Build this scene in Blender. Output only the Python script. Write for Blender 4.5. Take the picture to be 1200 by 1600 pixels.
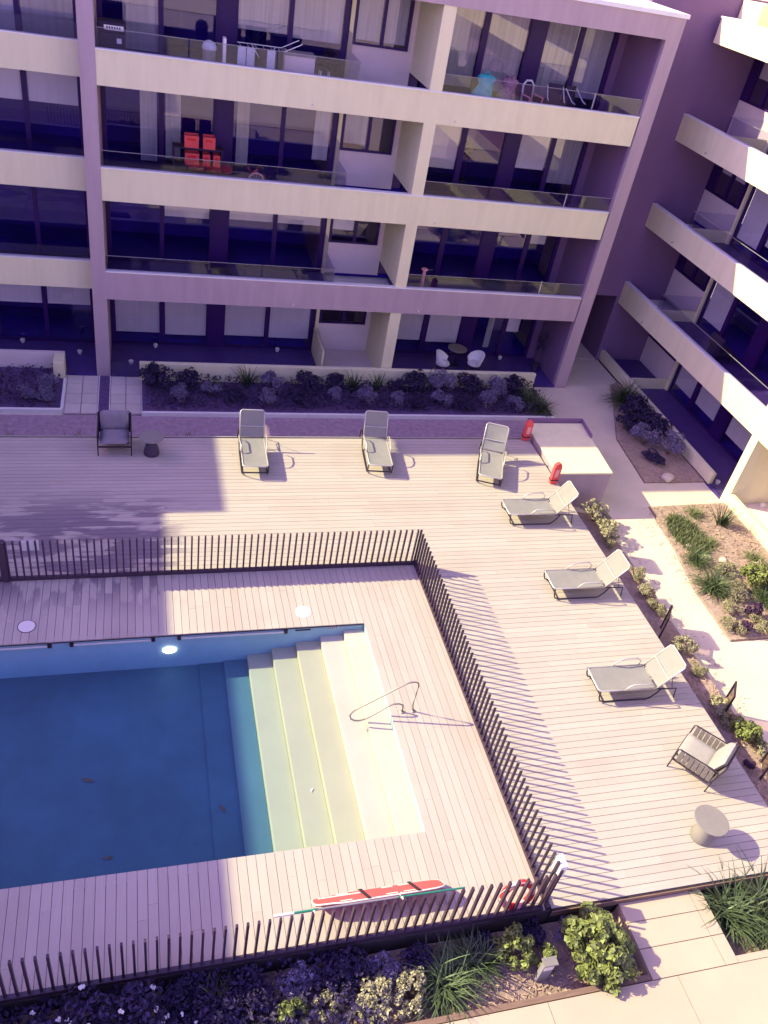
import bpy, bmesh, math, random
from mathutils import Vector, Matrix
R = math.radians
for o in list(bpy.data.objects):
    bpy.data.objects.remove(o)
scn = bpy.context.scene
C = scn.collection

# ------------------------------------------------------------------ camera, sky, sun, exposure
YAW, PIT, ROL, FPX, CAMZ = 0.3554762, 0.6467998, -0.1982813, 1293.6, 14.6
fwd = Vector((math.sin(YAW) * math.cos(PIT), math.cos(YAW) * math.cos(PIT), -math.sin(PIT)))
rgt = Vector((math.cos(YAW), -math.sin(YAW), 0))
dwn = fwd.cross(rgt)
r2 = math.cos(ROL) * rgt + math.sin(ROL) * dwn
d2 = -math.sin(ROL) * rgt + math.cos(ROL) * dwn
cam = bpy.data.cameras.new('camera')
cam.sensor_width = 36
cam.lens = FPX / 1600 * 36
cam.clip_end = 600
camo = bpy.data.objects.new('camera', cam)
C.objects.link(camo)
m = Matrix((r2, -d2, -fwd)).transposed().to_4x4()
m.translation = Vector((0, 0, CAMZ))
camo.matrix_world = m
scn.camera = camo

w = bpy.data.worlds.new("World")
scn.world = w
w.use_nodes = True
nt = w.node_tree
nt.nodes.clear()
sky = nt.nodes.new('ShaderNodeTexSky')
sky.sky_type = 'NISHITA'
sky.sun_disc = False
sky.sun_elevation = R(34.1)
sky.sun_rotation = R(-69)
tint = nt.nodes.new('ShaderNodeMix')
tint.data_type = 'RGBA'
tint.blend_type = 'MULTIPLY'
tint.inputs['Factor'].default_value = 1
tint.inputs['B'].default_value = (1.0, 0.61, 1.12, 1)
bg = nt.nodes.new('ShaderNodeBackground')
bg.inputs['Strength'].default_value = 0.128
wo = nt.nodes.new('ShaderNodeOutputWorld')
nt.links.new(sky.outputs[0], tint.inputs['A'])
nt.links.new(tint.outputs['Result'], bg.inputs[0])
nt.links.new(bg.outputs[0], wo.inputs[0])
sl = bpy.data.lights.new('sun', 'SUN')
sl.energy = 2.6
sl.angle = R(0.5)
sl.color = (1.0, 0.94, 0.54)
so = bpy.data.objects.new('sun', sl)
C.objects.link(so)
so.rotation_euler = Vector((1.38, -0.53, -1)).to_track_quat('-Z', 'Y').to_euler()
scn.view_settings.view_transform = 'Standard'
scn.view_settings.look = 'None'
scn.view_settings.gamma = 1
scn.view_settings.use_curve_mapping = False
scn.view_settings.exposure = 1.8
scn.cycles.max_bounces = 8
scn.cycles.transparent_max_bounces = 16
scn.cycles.caustics_reflective = False
scn.cycles.caustics_refractive = False

# ------------------------------------------------------------------ materials
def newmat(name):
    m = bpy.data.materials.new(name)
    m.use_nodes = True
    n = m.node_tree.nodes
    return m, n, m.node_tree.links, n['Principled BSDF']

def mat(name, col, rough=.7, var=.12, scale=3.0, metal=0, spec=.3, objvar=0, island=0, bump=0, bscale=60, stretch=(1, 1, 1), col2=None, emit=0):
    m, n, l, p = newmat(name)
    p.inputs['Roughness'].default_value = rough
    p.inputs['Metallic'].default_value = metal
    p.inputs['Specular IOR Level'].default_value = spec
    geo = n.new('ShaderNodeNewGeometry')
    mp = n.new('ShaderNodeMapping')
    mp.inputs['Scale'].default_value = stretch
    l.new(geo.outputs['Position'], mp.inputs['Vector'])
    nz = n.new('ShaderNodeTexNoise')
    nz.inputs['Scale'].default_value = scale
    nz.inputs['Detail'].default_value = 6
    nz.inputs['Roughness'].default_value = .65
    l.new(mp.outputs[0], nz.inputs['Vector'])
    rp = n.new('ShaderNodeValToRGB')
    c2 = col2 or [c * (1 + var) for c in col]
    c1 = [c * (1 - var) for c in col]
    rp.color_ramp.elements[0].position = .3
    rp.color_ramp.elements[1].position = .7
    rp.color_ramp.elements[0].color = (*c1, 1)
    rp.color_ramp.elements[1].color = (*c2, 1)
    l.new(nz.outputs['Fac'], rp.inputs[0])
    out = rp.outputs[0]
    for amt, src in ((objvar, 'o'), (island, 'i')):
        if amt:
            if src == 'o':
                q = n.new('ShaderNodeObjectInfo').outputs['Random']
            else:
                q = geo.outputs['Random Per Island']
            mr = n.new('ShaderNodeMapRange')
            mr.inputs['To Min'].default_value = 1 - amt
            mr.inputs['To Max'].default_value = 1 + amt
            l.new(q, mr.inputs['Value'])
            mx = n.new('ShaderNodeVectorMath')
            mx.operation = 'SCALE'
            l.new(out, mx.inputs[0])
            l.new(mr.outputs[0], mx.inputs['Scale'])
            out = mx.outputs[0]
    l.new(out, p.inputs['Base Color'])
    if bump:
        b = n.new('ShaderNodeBump')
        b.inputs['Strength'].default_value = bump
        b.inputs['Distance'].default_value = .02
        n2 = n.new('ShaderNodeTexNoise')
        n2.inputs['Scale'].default_value = bscale
        n2.inputs['Detail'].default_value = 4
        l.new(mp.outputs[0], n2.inputs['Vector'])
        l.new(n2.outputs['Fac'], b.inputs['Height'])
        l.new(b.outputs[0], p.inputs['Normal'])
    if emit:
        p.inputs['Emission Color'].default_value = (*col, 1)
        p.inputs['Emission Strength'].default_value = emit
    return m

def board_mat(name, col, along):
    """composite decking: grain along the board, tone per board, wet/dirty marks in the damp corner"""
    st = (.7, 26, 10) if along == 'x' else (26, .7, 10)
    m = mat(name, col, rough=.62, var=.06, scale=2.2, objvar=.05, bump=.12, bscale=9, stretch=st)
    n, l = m.node_tree.nodes, m.node_tree.links
    p = n['Principled BSDF']
    src = p.inputs['Base Color'].links[0].from_socket
    geo = n.new('ShaderNodeNewGeometry')
    sx = n.new('ShaderNodeSeparateXYZ')
    l.new(geo.outputs['Position'], sx.inputs[0])
    def ramp(sock, a, b, inv=False):
        r = n.new('ShaderNodeMapRange')
        r.interpolation_type = 'SMOOTHSTEP'
        r.inputs['From Min'].default_value = a
        r.inputs['From Max'].default_value = b
        if inv:
            r.inputs['To Min'].default_value = 1
            r.inputs['To Max'].default_value = 0
        l.new(sock, r.inputs['Value'])
        return r.outputs[0]
    def mul(a, b, op='MULTIPLY'):
        k = n.new('ShaderNodeMath')
        k.operation = op
        for i, v in enumerate((a, b)):
            if isinstance(v, (int, float)):
                k.inputs[i].default_value = v
            else:
                l.new(v, k.inputs[i])
        return k.outputs[0]
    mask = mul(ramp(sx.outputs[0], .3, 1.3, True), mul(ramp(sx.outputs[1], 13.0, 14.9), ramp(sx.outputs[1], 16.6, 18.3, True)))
    oi = n.new('ShaderNodeObjectInfo')
    off = n.new('ShaderNodeVectorMath')
    off.operation = 'SCALE'
    off.inputs[0].default_value = (7, 7, 7)
    l.new(oi.outputs['Random'], off.inputs['Scale'])
    ad = n.new('ShaderNodeVectorMath')
    l.new(geo.outputs['Position'], ad.inputs[0])
    l.new(off.outputs[0], ad.inputs[1])
    mp = n.new('ShaderNodeMapping')
    mp.inputs['Scale'].default_value = (.8, 2.5, 1) if along == 'x' else (2.5, 1.1, 1)
    l.new(ad.outputs[0], mp.inputs[0])
    nz = n.new('ShaderNodeTexNoise')
    nz.inputs['Scale'].default_value = 1.0
    nz.inputs['Detail'].default_value = 3
    l.new(mp.outputs[0], nz.inputs['Vector'])
    wide = n.new('ShaderNodeTexNoise')
    wide.inputs['Scale'].default_value = .75
    wide.inputs['Detail'].default_value = 1
    l.new(geo.outputs['Position'], wide.inputs['Vector'])
    nn = mul(mul(nz.outputs['Fac'], .6), mul(wide.outputs['Fac'], .45), 'ADD')
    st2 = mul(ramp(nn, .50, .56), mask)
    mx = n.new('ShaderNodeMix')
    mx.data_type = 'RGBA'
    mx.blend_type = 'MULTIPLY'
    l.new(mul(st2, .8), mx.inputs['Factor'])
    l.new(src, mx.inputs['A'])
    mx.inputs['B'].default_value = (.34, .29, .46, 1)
    # faint general soiling
    nz3 = n.new('ShaderNodeTexNoise')
    nz3.inputs['Scale'].default_value = .8
    nz3.inputs['Detail'].default_value = 5
    l.new(geo.outputs['Position'], nz3.inputs['Vector'])
    mx2 = n.new('ShaderNodeMix')
    mx2.data_type = 'RGBA'
    mx2.blend_type = 'MULTIPLY'
    l.new(mul(ramp(nz3.outputs['Fac'], .45, .75), .25), mx2.inputs['Factor'])
    l.new(mx.outputs['Result'], mx2.inputs['A'])
    mx2.inputs['B'].default_value = (.78, .7, .66, 1)
    l.new(mx2.outputs['Result'], p.inputs['Base Color'])
    return m

def glass_mat(name, tintc, gloss=(1, 1, 1), boost=1.6, base=.03):
    m, n, l, p = newmat(name)
    n.remove(p)
    tr = n.new('ShaderNodeBsdfTransparent')
    tr.inputs[0].default_value = (*tintc, 1)
    gl = n.new('ShaderNodeBsdfGlossy')
    gl.inputs['Roughness'].default_value = .015
    gl.inputs[0].default_value = (*gloss, 1)
    fr = n.new('ShaderNodeFresnel')
    fr.inputs[0].default_value = 1.5
    ma = n.new('ShaderNodeMath')
    ma.operation = 'MULTIPLY_ADD'
    ma.use_clamp = True
    ma.inputs[1].default_value = boost
    ma.inputs[2].default_value = base
    l.new(fr.outputs[0], ma.inputs[0])
    mx = n.new('ShaderNodeMixShader')
    ge = n.new('ShaderNodeNewGeometry')
    fm = n.new('ShaderNodeMath')
    fm.operation = 'MULTIPLY_ADD'
    fm.inputs[1].default_value = -1
    fm.inputs[2].default_value = 1
    l.new(ge.outputs['Backfacing'], fm.inputs[0])
    fk = n.new('ShaderNodeMath')
    fk.operation = 'MULTIPLY'
    l.new(fm.outputs[0], fk.inputs[0])
    l.new(ma.outputs[0], fk.inputs[1])
    l.new(fk.outputs[0], mx.inputs[0])
    l.new(tr.outputs[0], mx.inputs[1])
    l.new(gl.outputs[0], mx.inputs[2])
    l.new(mx.outputs[0], n['Material Output'].inputs['Surface'])
    return m

M = {}
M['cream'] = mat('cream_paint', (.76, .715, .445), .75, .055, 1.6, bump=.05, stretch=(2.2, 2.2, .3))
M['white'] = mat('white_paint', (.80, .78, .72), .6, .04, 2)
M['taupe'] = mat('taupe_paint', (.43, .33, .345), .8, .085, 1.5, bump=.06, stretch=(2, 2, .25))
M['shadewall'] = mat('shade_darkened_taupe', (.20, .115, .215), .8, .08, .8, stretch=(1, 1, .3))  # the same taupe paint, darkened in colour for walls standing in shade
M['niche'] = mat('pinkish_render', (.74, .63, .58), .8, .05, 1.5)
M['frame'] = mat('dark_window_frame', (.032, .006, .10), .45, .1, 4)
M['room'] = mat('room_interior', (.035, .006, .36), .8, .4, .6, objvar=.3)  # indigo of the unlit rooms put into the wall colour
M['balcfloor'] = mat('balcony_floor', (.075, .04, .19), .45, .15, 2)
M['blind'] = mat('roller_blind', (.82, .80, .74), .85, .05, 2.5, stretch=(3, 3, .3), objvar=.08)
M['curtain'] = mat('sheer_curtain', (.46, .47, .45), .85, .22, 7, stretch=(1.6, 1.6, .05), objvar=.15)
M['concrete'] = mat('pale_concrete', (.66, .575, .43), .8, .10, .6, bump=.08, bscale=40)
M['terrace'] = mat('terrace_concrete', (.50, .405, .285), .8, .07, .7, bump=.08, bscale=40)
M['paver'] = mat('pale_paver', (.60, .54, .47), .8, .06, 1.5, objvar=.07, bump=.08)
M['dirt'] = mat('packed_gravel', (.37, .265, .31), .95, .25, 6, bump=.5, bscale=50)
M['mulch'] = mat('bark_mulch', (.36, .265, .21), .95, .32, 9, bump=.9, bscale=42)
M['shadesoil'] = mat('planter_soil', (.12, .07, .17), .95, .35, 7, bump=.8, bscale=42)  # violet of the shaded beds mixed into the soil colour
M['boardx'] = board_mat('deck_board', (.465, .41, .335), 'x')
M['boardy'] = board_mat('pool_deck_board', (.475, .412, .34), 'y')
M['deckbase'] = mat('deck_substrate', (.06, .045, .05), .9, .2, 4)
M['metal'] = mat('dark_metal', (.028, .017, .030), .42, .15, 5, spec=.5)
M['slat'] = mat('fence_paint', (.055, .030, .050), .42, .12, 5, spec=.5, objvar=.15)
M['chrome'] = mat('brushed_steel', (.32, .27, .23), .4, .1, 8, metal=.5)
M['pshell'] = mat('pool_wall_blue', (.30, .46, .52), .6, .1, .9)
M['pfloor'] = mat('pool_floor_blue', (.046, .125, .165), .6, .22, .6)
M['pstep_shade'] = mat('pool_step_shade_blue', (.085, .165, .20), .6, .08, .9)  # cream step with the blue of its shade painted in
M['psteptop'] = mat('pool_step_pale', (.54, .48, .37), .65, .04, 1.2)  # paler because less water dims them; the absorption is put into the colour
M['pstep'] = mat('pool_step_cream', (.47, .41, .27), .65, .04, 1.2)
M['lampw'] = mat('lit_pool_lamp', (1, .95, .85), .4, 0, 1, emit=3)
M['lid'] = mat('cream_plastic', (.78, .73, .64), .5, .03, 3)
M['alu'] = mat('pale_aluminium', (.55, .52, .47), .4, .06, 5, metal=.35)
M['sling'] = mat('grey_mesh_sling', (.26, .25, .22), .75, .07, 5, bump=.15, bscale=160)
M['cush'] = mat('grey_cushion', (.34, .315, .28), .9, .07, 6, bump=.25, bscale=25)
M['dcush'] = mat('dark_grey_cushion', (.22, .195, .21), .9, .08, 6, bump=.25, bscale=25)
M['rope'] = mat('woven_rope', (.17, .145, .135), .85, .3, 30)
M['table'] = mat('grey_resin', (.23, .21, .185), .7, .06, 5)
M['dtable'] = mat('charcoal_resin', (.06, .045, .075), .6, .1, 5)
M['red'] = mat('red_plastic', (.66, .03, .035), .4, .1, 4)
M['orange'] = mat('orange_red_plastic', (.74, .085, .085), .45, .08, 4)
M['strap'] = mat('black_strap', (.03, .02, .03), .7, .1, 5)
M['green'] = mat('green_tube', (.03, .22, .15), .45, .08, 5)
M['grey'] = mat('grey_plastic', (.25, .23, .25), .6, .1, 5)
M['teal'] = mat('teal_fabric', (.05, .36, .38), .8, .25, 9)
M['pink'] = mat('pink_plastic', (.80, .36, .36), .55, .1, 6)
M['purpf'] = mat('mauve_patterned_fabric', (.22, .12, .18), .85, .8, 18)
M['dark'] = mat('dark_fabric', (.035, .022, .05), .8, .2, 8)
M['cloth'] = mat('pale_laundry', (.55, .58, .62), .9, .15, 8)
M['rock'] = mat('pale_rock', (.55, .48, .37), .9, .2, 10, bump=.6, bscale=15)
M['wood'] = mat('timber_edging', (.22, .14, .10), .85, .2, 8, stretch=(.4, 6, 6))
M['lom'] = mat('strappy_leaf', (.085, .12, .05), .5, .2, 3, island=.4)
M['lomlt'] = mat('pale_strappy_leaf', (.17, .19, .08), .55, .2, 3, island=.4)
M['leafg'] = mat('glossy_green_leaf', (.17, .20, .055), .45, .15, 4, island=.45)
M['leafp'] = mat('grey_green_leaf', (.36, .33, .19), .6, .12, 4, island=.35)
M['leaf_shade'] = mat('shade_violet_leaf', (.034, .022, .066), .6, .2, 3, island=.5)  # foliage standing in shade; the violet of that shade is in the colour
M['softleaf_shade'] = mat('shade_violet_soft_leaf', (.20, .165, .26), .65, .2, 3, island=.45)  # lighter foliage in shade, its violet cast put into the leaf colour
M['lawn'] = mat('feathery_groundcover_leaf', (.15, .18, .075), .7, .2, 3, island=.4)
M['petal'] = mat('white_petal', (.82, .80, .78), .6, .03, 5)
M['stem'] = mat('brown_stem', (.13, .09, .06), .85, .2, 10)
M['purpl'] = mat('purple_leaf', (.06, .025, .06), .6, .2, 4, island=.4)
M['glass'] = glass_mat('window_glass', (.93, .92, .96), boost=1.9, base=.03, gloss=(.85, .76, 1))
M['bal'] = glass_mat('balustrade_glass', (.86, .85, .92), boost=.7, base=.015)
M['screen'] = glass_mat('smoked_panel', (.62, .55, .52), boost=1.0)

# pool water: clear surface with a faint ripple, mild absorption inside
m, n, l, p = newmat('pool_water')
n.remove(p)
tr = n.new('ShaderNodeBsdfTransparent')
gl = n.new('ShaderNodeBsdfGlossy')
gl.inputs['Roughness'].default_value = .03
fr = n.new('ShaderNodeFresnel')
fr.inputs[0].default_value = 1.33
nz = n.new('ShaderNodeTexNoise')
nz.inputs['Scale'].default_value = 2.2
bp = n.new('ShaderNodeBump')
bp.inputs['Strength'].default_value = .06
l.new(nz.outputs['Fac'], bp.inputs['Height'])
l.new(bp.outputs[0], fr.inputs['Normal'])
l.new(bp.outputs[0], gl.inputs['Normal'])
ge = n.new('ShaderNodeNewGeometry')
fm = n.new('ShaderNodeMath')
fm.operation = 'SUBTRACT'
fm.use_clamp = True
l.new(fr.outputs[0], fm.inputs[0])
l.new(ge.outputs['Backfacing'], fm.inputs[1])
mx = n.new('ShaderNodeMixShader')
l.new(fm.outputs[0], mx.inputs[0])
l.new(tr.outputs[0], mx.inputs[1])
l.new(gl.outputs[0], mx.inputs[2])
l.new(mx.outputs[0], n['Material Output'].inputs['Surface'])
va = n.new('ShaderNodeVolumeAbsorption')
va.inputs['Color'].default_value = (.45, .78, .95, 1)
va.inputs['Density'].default_value = .45
l.new(va.outputs[0], n['Material Output'].inputs['Volume'])
M['water'] = m

# ------------------------------------------------------------------ helpers
WM = {}
def props(o, label=None, cat=None, group=None, kind=None):
    for k, v in (('label', label), ('category', cat), ('group', group), ('kind', kind)):
        if v:
            o[k] = v
    return o

def thing(name, label, cat, loc=(0, 0, 0), rz=0, group=None, kind=None):
    o = bpy.data.objects.new(name, None)
    o.empty_display_size = .2
    C.objects.link(o)
    o.location = loc
    o.rotation_euler = (0, 0, rz)
    WM[o] = Matrix.Translation(loc) @ Matrix.Rotation(rz, 4, 'Z')
    return props(o, label, cat, group, kind)

class MB:
    def __init__(s):
        s.v, s.f = [], []
    def add(s, vs, fs):
        b = len(s.v)
        s.v += [Vector(q) for q in vs]
        s.f += [tuple(b + i for i in f) for f in fs]
        return s
    def box(s, x0, x1, y0, y1, z0, z1):
        vs = [(x, y, z) for z in (z0, z1) for y in (y0, y1) for x in (x0, x1)]
        return s.add(vs, [(0, 2, 3, 1), (4, 5, 7, 6), (0, 1, 5, 4), (2, 6, 7, 3), (0, 4, 6, 2), (1, 3, 7, 5)])
    def obox(s, c, size, mat3=None):
        hx, hy, hz = [k / 2 for k in size]
        vs = [Vector((x, y, z)) for z in (-hz, hz) for y in (-hy, hy) for x in (-hx, hx)]
        if mat3:
            vs = [mat3 @ q for q in vs]
        vs = [q + Vector(c) for q in vs]
        return s.add(vs, [(0, 2, 3, 1), (4, 5, 7, 6), (0, 1, 5, 4), (2, 6, 7, 3), (0, 4, 6, 2), (1, 3, 7, 5)])
    def bar(s, a, b, w, h=None):
        a, b = Vector(a), Vector(b)
        d = b - a
        q = d.to_track_quat('X', 'Z').to_matrix()
        return s.obox((a + b) / 2, (d.length, w, h or w), q)
    def quad(s, *p):
        return s.add(p, [tuple(range(len(p)))])
    def prism(s, poly, z0, z1):
        k = len(poly)
        zz0 = z0 if callable(z0) else (lambda x, y: z0)
        zz1 = z1 if callable(z1) else (lambda x, y: z1)
        vs = [(x, y, zz0(x, y)) for x, y in poly] + [(x, y, zz1(x, y)) for x, y in poly]
        fs = [tuple(range(k))[::-1], tuple(range(k, 2 * k))]
        fs += [(i, (i + 1) % k, k + (i + 1) % k, k + i) for i in range(k)]
        return s.add(vs, fs)
    def tube(s, pts, r, seg=7, closed=False):
        pts = [Vector(q) for q in pts]
        n = len(pts)
        rings = []
        up = Vector((0, 0, 1))
        for i, q in enumerate(pts):
            if closed:
                t = pts[(i + 1) % n] - pts[i - 1]
            else:
                t = pts[min(i + 1, n - 1)] - pts[max(i - 1, 0)]
            t.normalize()
            a = t.cross(up)
            if a.length < 1e-3:
                a = t.cross(Vector((0, 1, 0)))
            a.normalize()
            b = t.cross(a)
            rr = r[i] if isinstance(r, (list, tuple)) else r
            rings.append([q + rr * (math.cos(k * 2 * math.pi / seg) * a + math.sin(k * 2 * math.pi / seg) * b) for k in range(seg)])
        vs = [q for g in rings for q in g]
        fs = []
        for i in range(n if closed else n - 1):
            j = (i + 1) % n
            fs += [(i * seg + k, i * seg + (k + 1) % seg, j * seg + (k + 1) % seg, j * seg + k) for k in range(seg)]
        if not closed:
            fs += [tuple(range(seg))[::-1], tuple((n - 1) * seg + k for k in range(seg))]
        return s.add(vs, fs)
    def lathe(s, prof, c=(0, 0, 0), seg=24):
        vs, fs = [], []
        for r, z in prof:
            vs += [(c[0] + r * math.cos(k * 2 * math.pi / seg), c[1] + r * math.sin(k * 2 * math.pi / seg), c[2] + z) for k in range(seg)]
        for i in range(len(prof) - 1):
            fs += [(i * seg + k, i * seg + (k + 1) % seg, (i + 1) * seg + (k + 1) % seg, (i + 1) * seg + k) for k in range(seg)]
        fs += [tuple(range(seg))[::-1], tuple((len(prof) - 1) * seg + k for k in range(seg))]
        return s.add(vs, fs)
    def build(s, name, m, parent=None, smooth=False, local=False, bevel=0, tagp=None):
        me = bpy.data.meshes.new(name)
        vs = s.v
        if parent is not None:
            WM.setdefault(parent, Matrix())
            if not local:
                inv = WM[parent].inverted()
                vs = [inv @ q for q in vs]
        me.from_pydata([tuple(q) for q in vs], [], s.f)
        me.materials.append(M[m])
        bm = bmesh.new()
        bm.from_mesh(me)
        bmesh.ops.recalc_face_normals(bm, faces=bm.faces)
        if bevel:
            bmesh.ops.bevel(bm, geom=[e for e in bm.edges if e.is_manifold and e.calc_face_angle(0) > .6], offset=bevel, segments=2, affect='EDGES', profile=.6)
        bm.to_mesh(me)
        bm.free()
        if smooth:
            me.polygons.foreach_set('use_smooth', [True] * len(me.polygons))
        o = bpy.data.objects.new(name, me)
        C.objects.link(o)
        if parent is not None:
            o.parent = parent
            WM[o] = WM[parent]
        else:
            WM[o] = Matrix()
        return o

def B(*a):
    return MB().box(*a)

UNIT = {}
def piece(name, m, parent, x0, x1, y0, y1, z0, z1):
    """one small box sharing its mesh with all its like; the parent sits unrotated"""
    if (name, m) not in UNIT:
        me = bpy.data.meshes.new(name)
        b = B(-.5, .5, -.5, .5, -.5, .5)
        me.from_pydata([tuple(q) for q in b.v], [], b.f)
        me.materials.append(M[m])
        UNIT[(name, m)] = me
    o = bpy.data.objects.new(name, UNIT[(name, m)])
    C.objects.link(o)
    o.parent = parent
    off = WM[parent].translation
    o.location = ((x0 + x1) / 2 - off[0], (y0 + y1) / 2 - off[1], (z0 + z1) / 2 - off[2])
    o.scale = (x1 - x0, y1 - y0, z1 - z0)
    return o

def struct(o):
    o['kind'] = 'structure'
    return o

def dup(root, loc, rz, label=None, group=None, scale=None):
    r = root.copy()
    C.objects.link(r)
    r.location = loc
    r.rotation_euler = (0, 0, rz)
    if scale:
        r.scale = (scale, scale, scale) if isinstance(scale, (int, float)) else scale
    if label:
        r['label'] = label
    if group:
        r['group'] = group
    for ch in list(root.children):
        c = ch.copy()
        C.objects.link(c)
        c.parent = r
        for g in list(ch.children):
            d = g.copy()
            C.objects.link(d)
            d.parent = c
    return r

random.seed(7)
DK = 1.1          # deck level above the garden paths

# ------------------------------------------------------------------ ground, paths, beds
struct(B(-150, 150, -150, 150, -2.0, -.03).build('ground', 'concrete'))
g = thing('paved_path', None, None, (14, 15, 0))
struct(g)
MB().prism([(13.75, -.5), (15.4, -.5), (15.4, 11.05), (18.45, 11.05), (18.45, 12.25), (14.95, 12.25), (15.0, 14.2), (15.35, 16.0), (15.55, 18.1),
            (18.45, 18.1), (18.45, 19.35), (16.1, 19.35), (16.35, 22.0), (17.3, 24.2), (18.0, 25.9), (18.45, 26.2), (18.45, 28.0), (15.95, 28.0), (15.95, 25.6), (14.45, 25.6),
            (14.45, 23.3), (14.2, 20.6), (13.6, 16.8), (13.45, 12.0), (13.4, 9.3)], -.03, .0).build('path_slab', 'concrete', g)
gp = struct(MB().box(-8, 14.4, 20.2, 23.22, -.03, .004).build('gravel_path', 'dirt'))
# kerb of the long planter, its soil
pk = thing('planter_kerb', 'low pale kerb along the front of the long planting bed before the apartments', 'kerb', (7, 23.25, 0))
for a, b in ((-.02, 5.3), (5.31, 10.1), (10.11, 14.4)):
    piece('kerb_stone', 'white', pk, a, b, 23.2, 23.3, -.03, .14)
pk2 = thing('planter_kerb', 'low pale kerb round the dark planting bed at far left', 'kerb', (-4, 23.4, 0))
piece('kerb_stone', 'white', pk2, -9, -2.38, 23.32, 23.42, -.03, .14)
piece('kerb_stone', 'white', pk2, -2.44, -2.36, 23.43, 25.3, -.03, .12)
struct(B(-.0, 14.4, 23.3, 25.3, -.03, .10).build('planter_soil', 'shadesoil'))
struct(B(-9, -2.45, 23.42, 26.0, -.03, .08).build('planter_soil', 'shadesoil'))
struct(B(-1.34, -1.0, 23.3, 25.6, -.03, .06).build('planter_soil', 'shadesoil'))
for nm, x0, x1 in (('left', -2.34, -1.36), ('right', -.98, -.03)):
    t = thing('entry_path', None, None, ((x0 + x1) / 2, 24.4, 0))
    struct(t)
    B(x0, x1, 23.28, 25.66, -.03, .02).build('path_bed', 'dirt', t)
    xs = (x0, (x0 + x1) / 2, x1)
    ys = (23.28, 23.86, 24.46, 25.06, 25.62)
    for i in range(2):
        for j in range(4):
            piece('paver', 'paver', t, xs[i] + .012, xs[i + 1] - .012, ys[j] + .012, ys[j + 1] - .012, .0, .05)
    for x in (x0 - .03, x1 + .005):
        piece('edging', 'white', t, x, x + .025, 23.28, 25.62, 0, .07)
# beds on the right
struct(MB().prism([(16.12, 19.37), (18.45, 19.37), (18.45, 26.1), (18.02, 25.85), (17.32, 24.15), (16.38, 22.0)], -.03, .05).build('planter_soil', 'mulch'))
struct(MB().prism([(15.6, 18.05), (18.4, 18.05), (18.4, 12.3), (15.0, 12.3), (15.05, 14.2), (15.4, 16.0)], -.03, lambda x, y: .04 + .10 * max(0, x - 15.5) / 3).build('planter_soil', 'mulch'))
struct(MB().prism([(15.45, 11.0), (18.4, 11.0), (18.4, 0), (15.45, 0)], -.03, .05).build('planter_soil', 'mulch'))
struct(MB().prism([(11.9, 18.1), (13.75, 17.6), (13.55, 16.8), (13.42, 12.0), (13.36, 9.2), (13.6, 5.7), (11.9, 5.7)], -.03, lambda x, y: .06 + .34 * (18.1 - y) / 12.4).build('planter_soil', 'mulch'))
# south terrace and beds by the pool fence
st = thing('south_terrace', None, None, (8, 3, 0))
struct(st)
B(-12, 13.5, -.9, 4.40, -.03, .925).build('terrace_base', 'terrace', st)
for i, x in enumerate([k * 2.4 - 6.0 for k in range(9)]):
    piece('slab', 'terrace', st, x + .006, min(x + 2.394, 13.5), 2.2, 4.40, .86, .965)
    piece('slab', 'terrace', st, x + .006, min(x + 2.394, 13.5), -.8, 2.19, .86, .965)
B(7.93, 9.62, 4.41, 5.705, -.03, .925).build('landing_base', 'terrace', st)
for (a, b, c, d) in ((7.93, 9.36, 5.36, 5.705), (9.37, 9.62, 5.36, 5.705), (7.93, 9.36, 4.91, 5.35), (9.37, 9.62, 4.91, 5.35), (7.93, 9.36, 4.41, 4.9), (9.37, 9.62, 4.41, 4.9)):
    piece('slab', 'terrace', st, a + .004, b, c + .004, d, .86, .967)
B(9.63, 13.5, 4.41, 4.52, .5, .968).build('terrace_edge', 'terrace', st)
struct(B(-12, 7.92, 4.52, 5.70, -.03, .70).build('planter_soil', 'mulch'))
struct(B(9.63, 13.5, 4.53, 6.0, -.03, .62).build('planter_soil', 'mulch'))
be = thing('bed_edging', 'thin brown timber edging between the mulch bed and the pale terrace in the foreground', 'edging', (3, 4.46, .6))
for a, b in ((-6, -2.4), (-2.39, 1.2), (1.21, 4.6), (4.61, 7.92)):
    piece('edging_board', 'wood', be, a, b, 4.42, 4.51, .3, .955)

# ------------------------------------------------------------------ timber decks
deck = thing('timber_deck', None, None, (9, 15, 0))
struct(deck)
MB().box(-8, 11.9, 14.68, 20.38, -.03, 1.072).box(6.62, 11.9, 5.74, 14.68, -.03, 1.072).build('deck_base', 'deckbase', deck)
pitch = .155
y = 5.76
row = 0
rr = random.Random(3)
while y < 20.3:
    y1 = min(y + pitch, 20.4)
    xa = 6.6 if y < 14.60 else -4.6
    if y < 5.9:
        xa = 6.6
    xs = [xa]
    x = xa + rr.uniform(1.6, 5.4)
    while x < 11.0:
        xs.append(x)
        x += 5.4
    xs.append(11.925)
    for a, b in zip(xs[:-1], xs[1:]):
        piece('board', 'boardx', deck, a + .0015, b - .0015, y + .0045, y1 - .0045, 1.074, DK + rr.uniform(-.0015, .0015))
    y = y1
    row += 1
B(-8, -4.62, 14.7, 20.39, 1.075, DK).build('board_field', 'boardx', deck)['kind'] = 'stuff'
piece('fascia_board', 'boardy', deck, 11.93, 11.955, 5.76, 18.15, .85, 1.095)
piece('fascia_board', 'wood', deck, 6.6, 11.93, 5.71, 5.73, .93, 1.07)
piece('fascia_board', 'boardx', deck, -8, 11.9, 20.405, 20.43, .8, 1.095)

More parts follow.
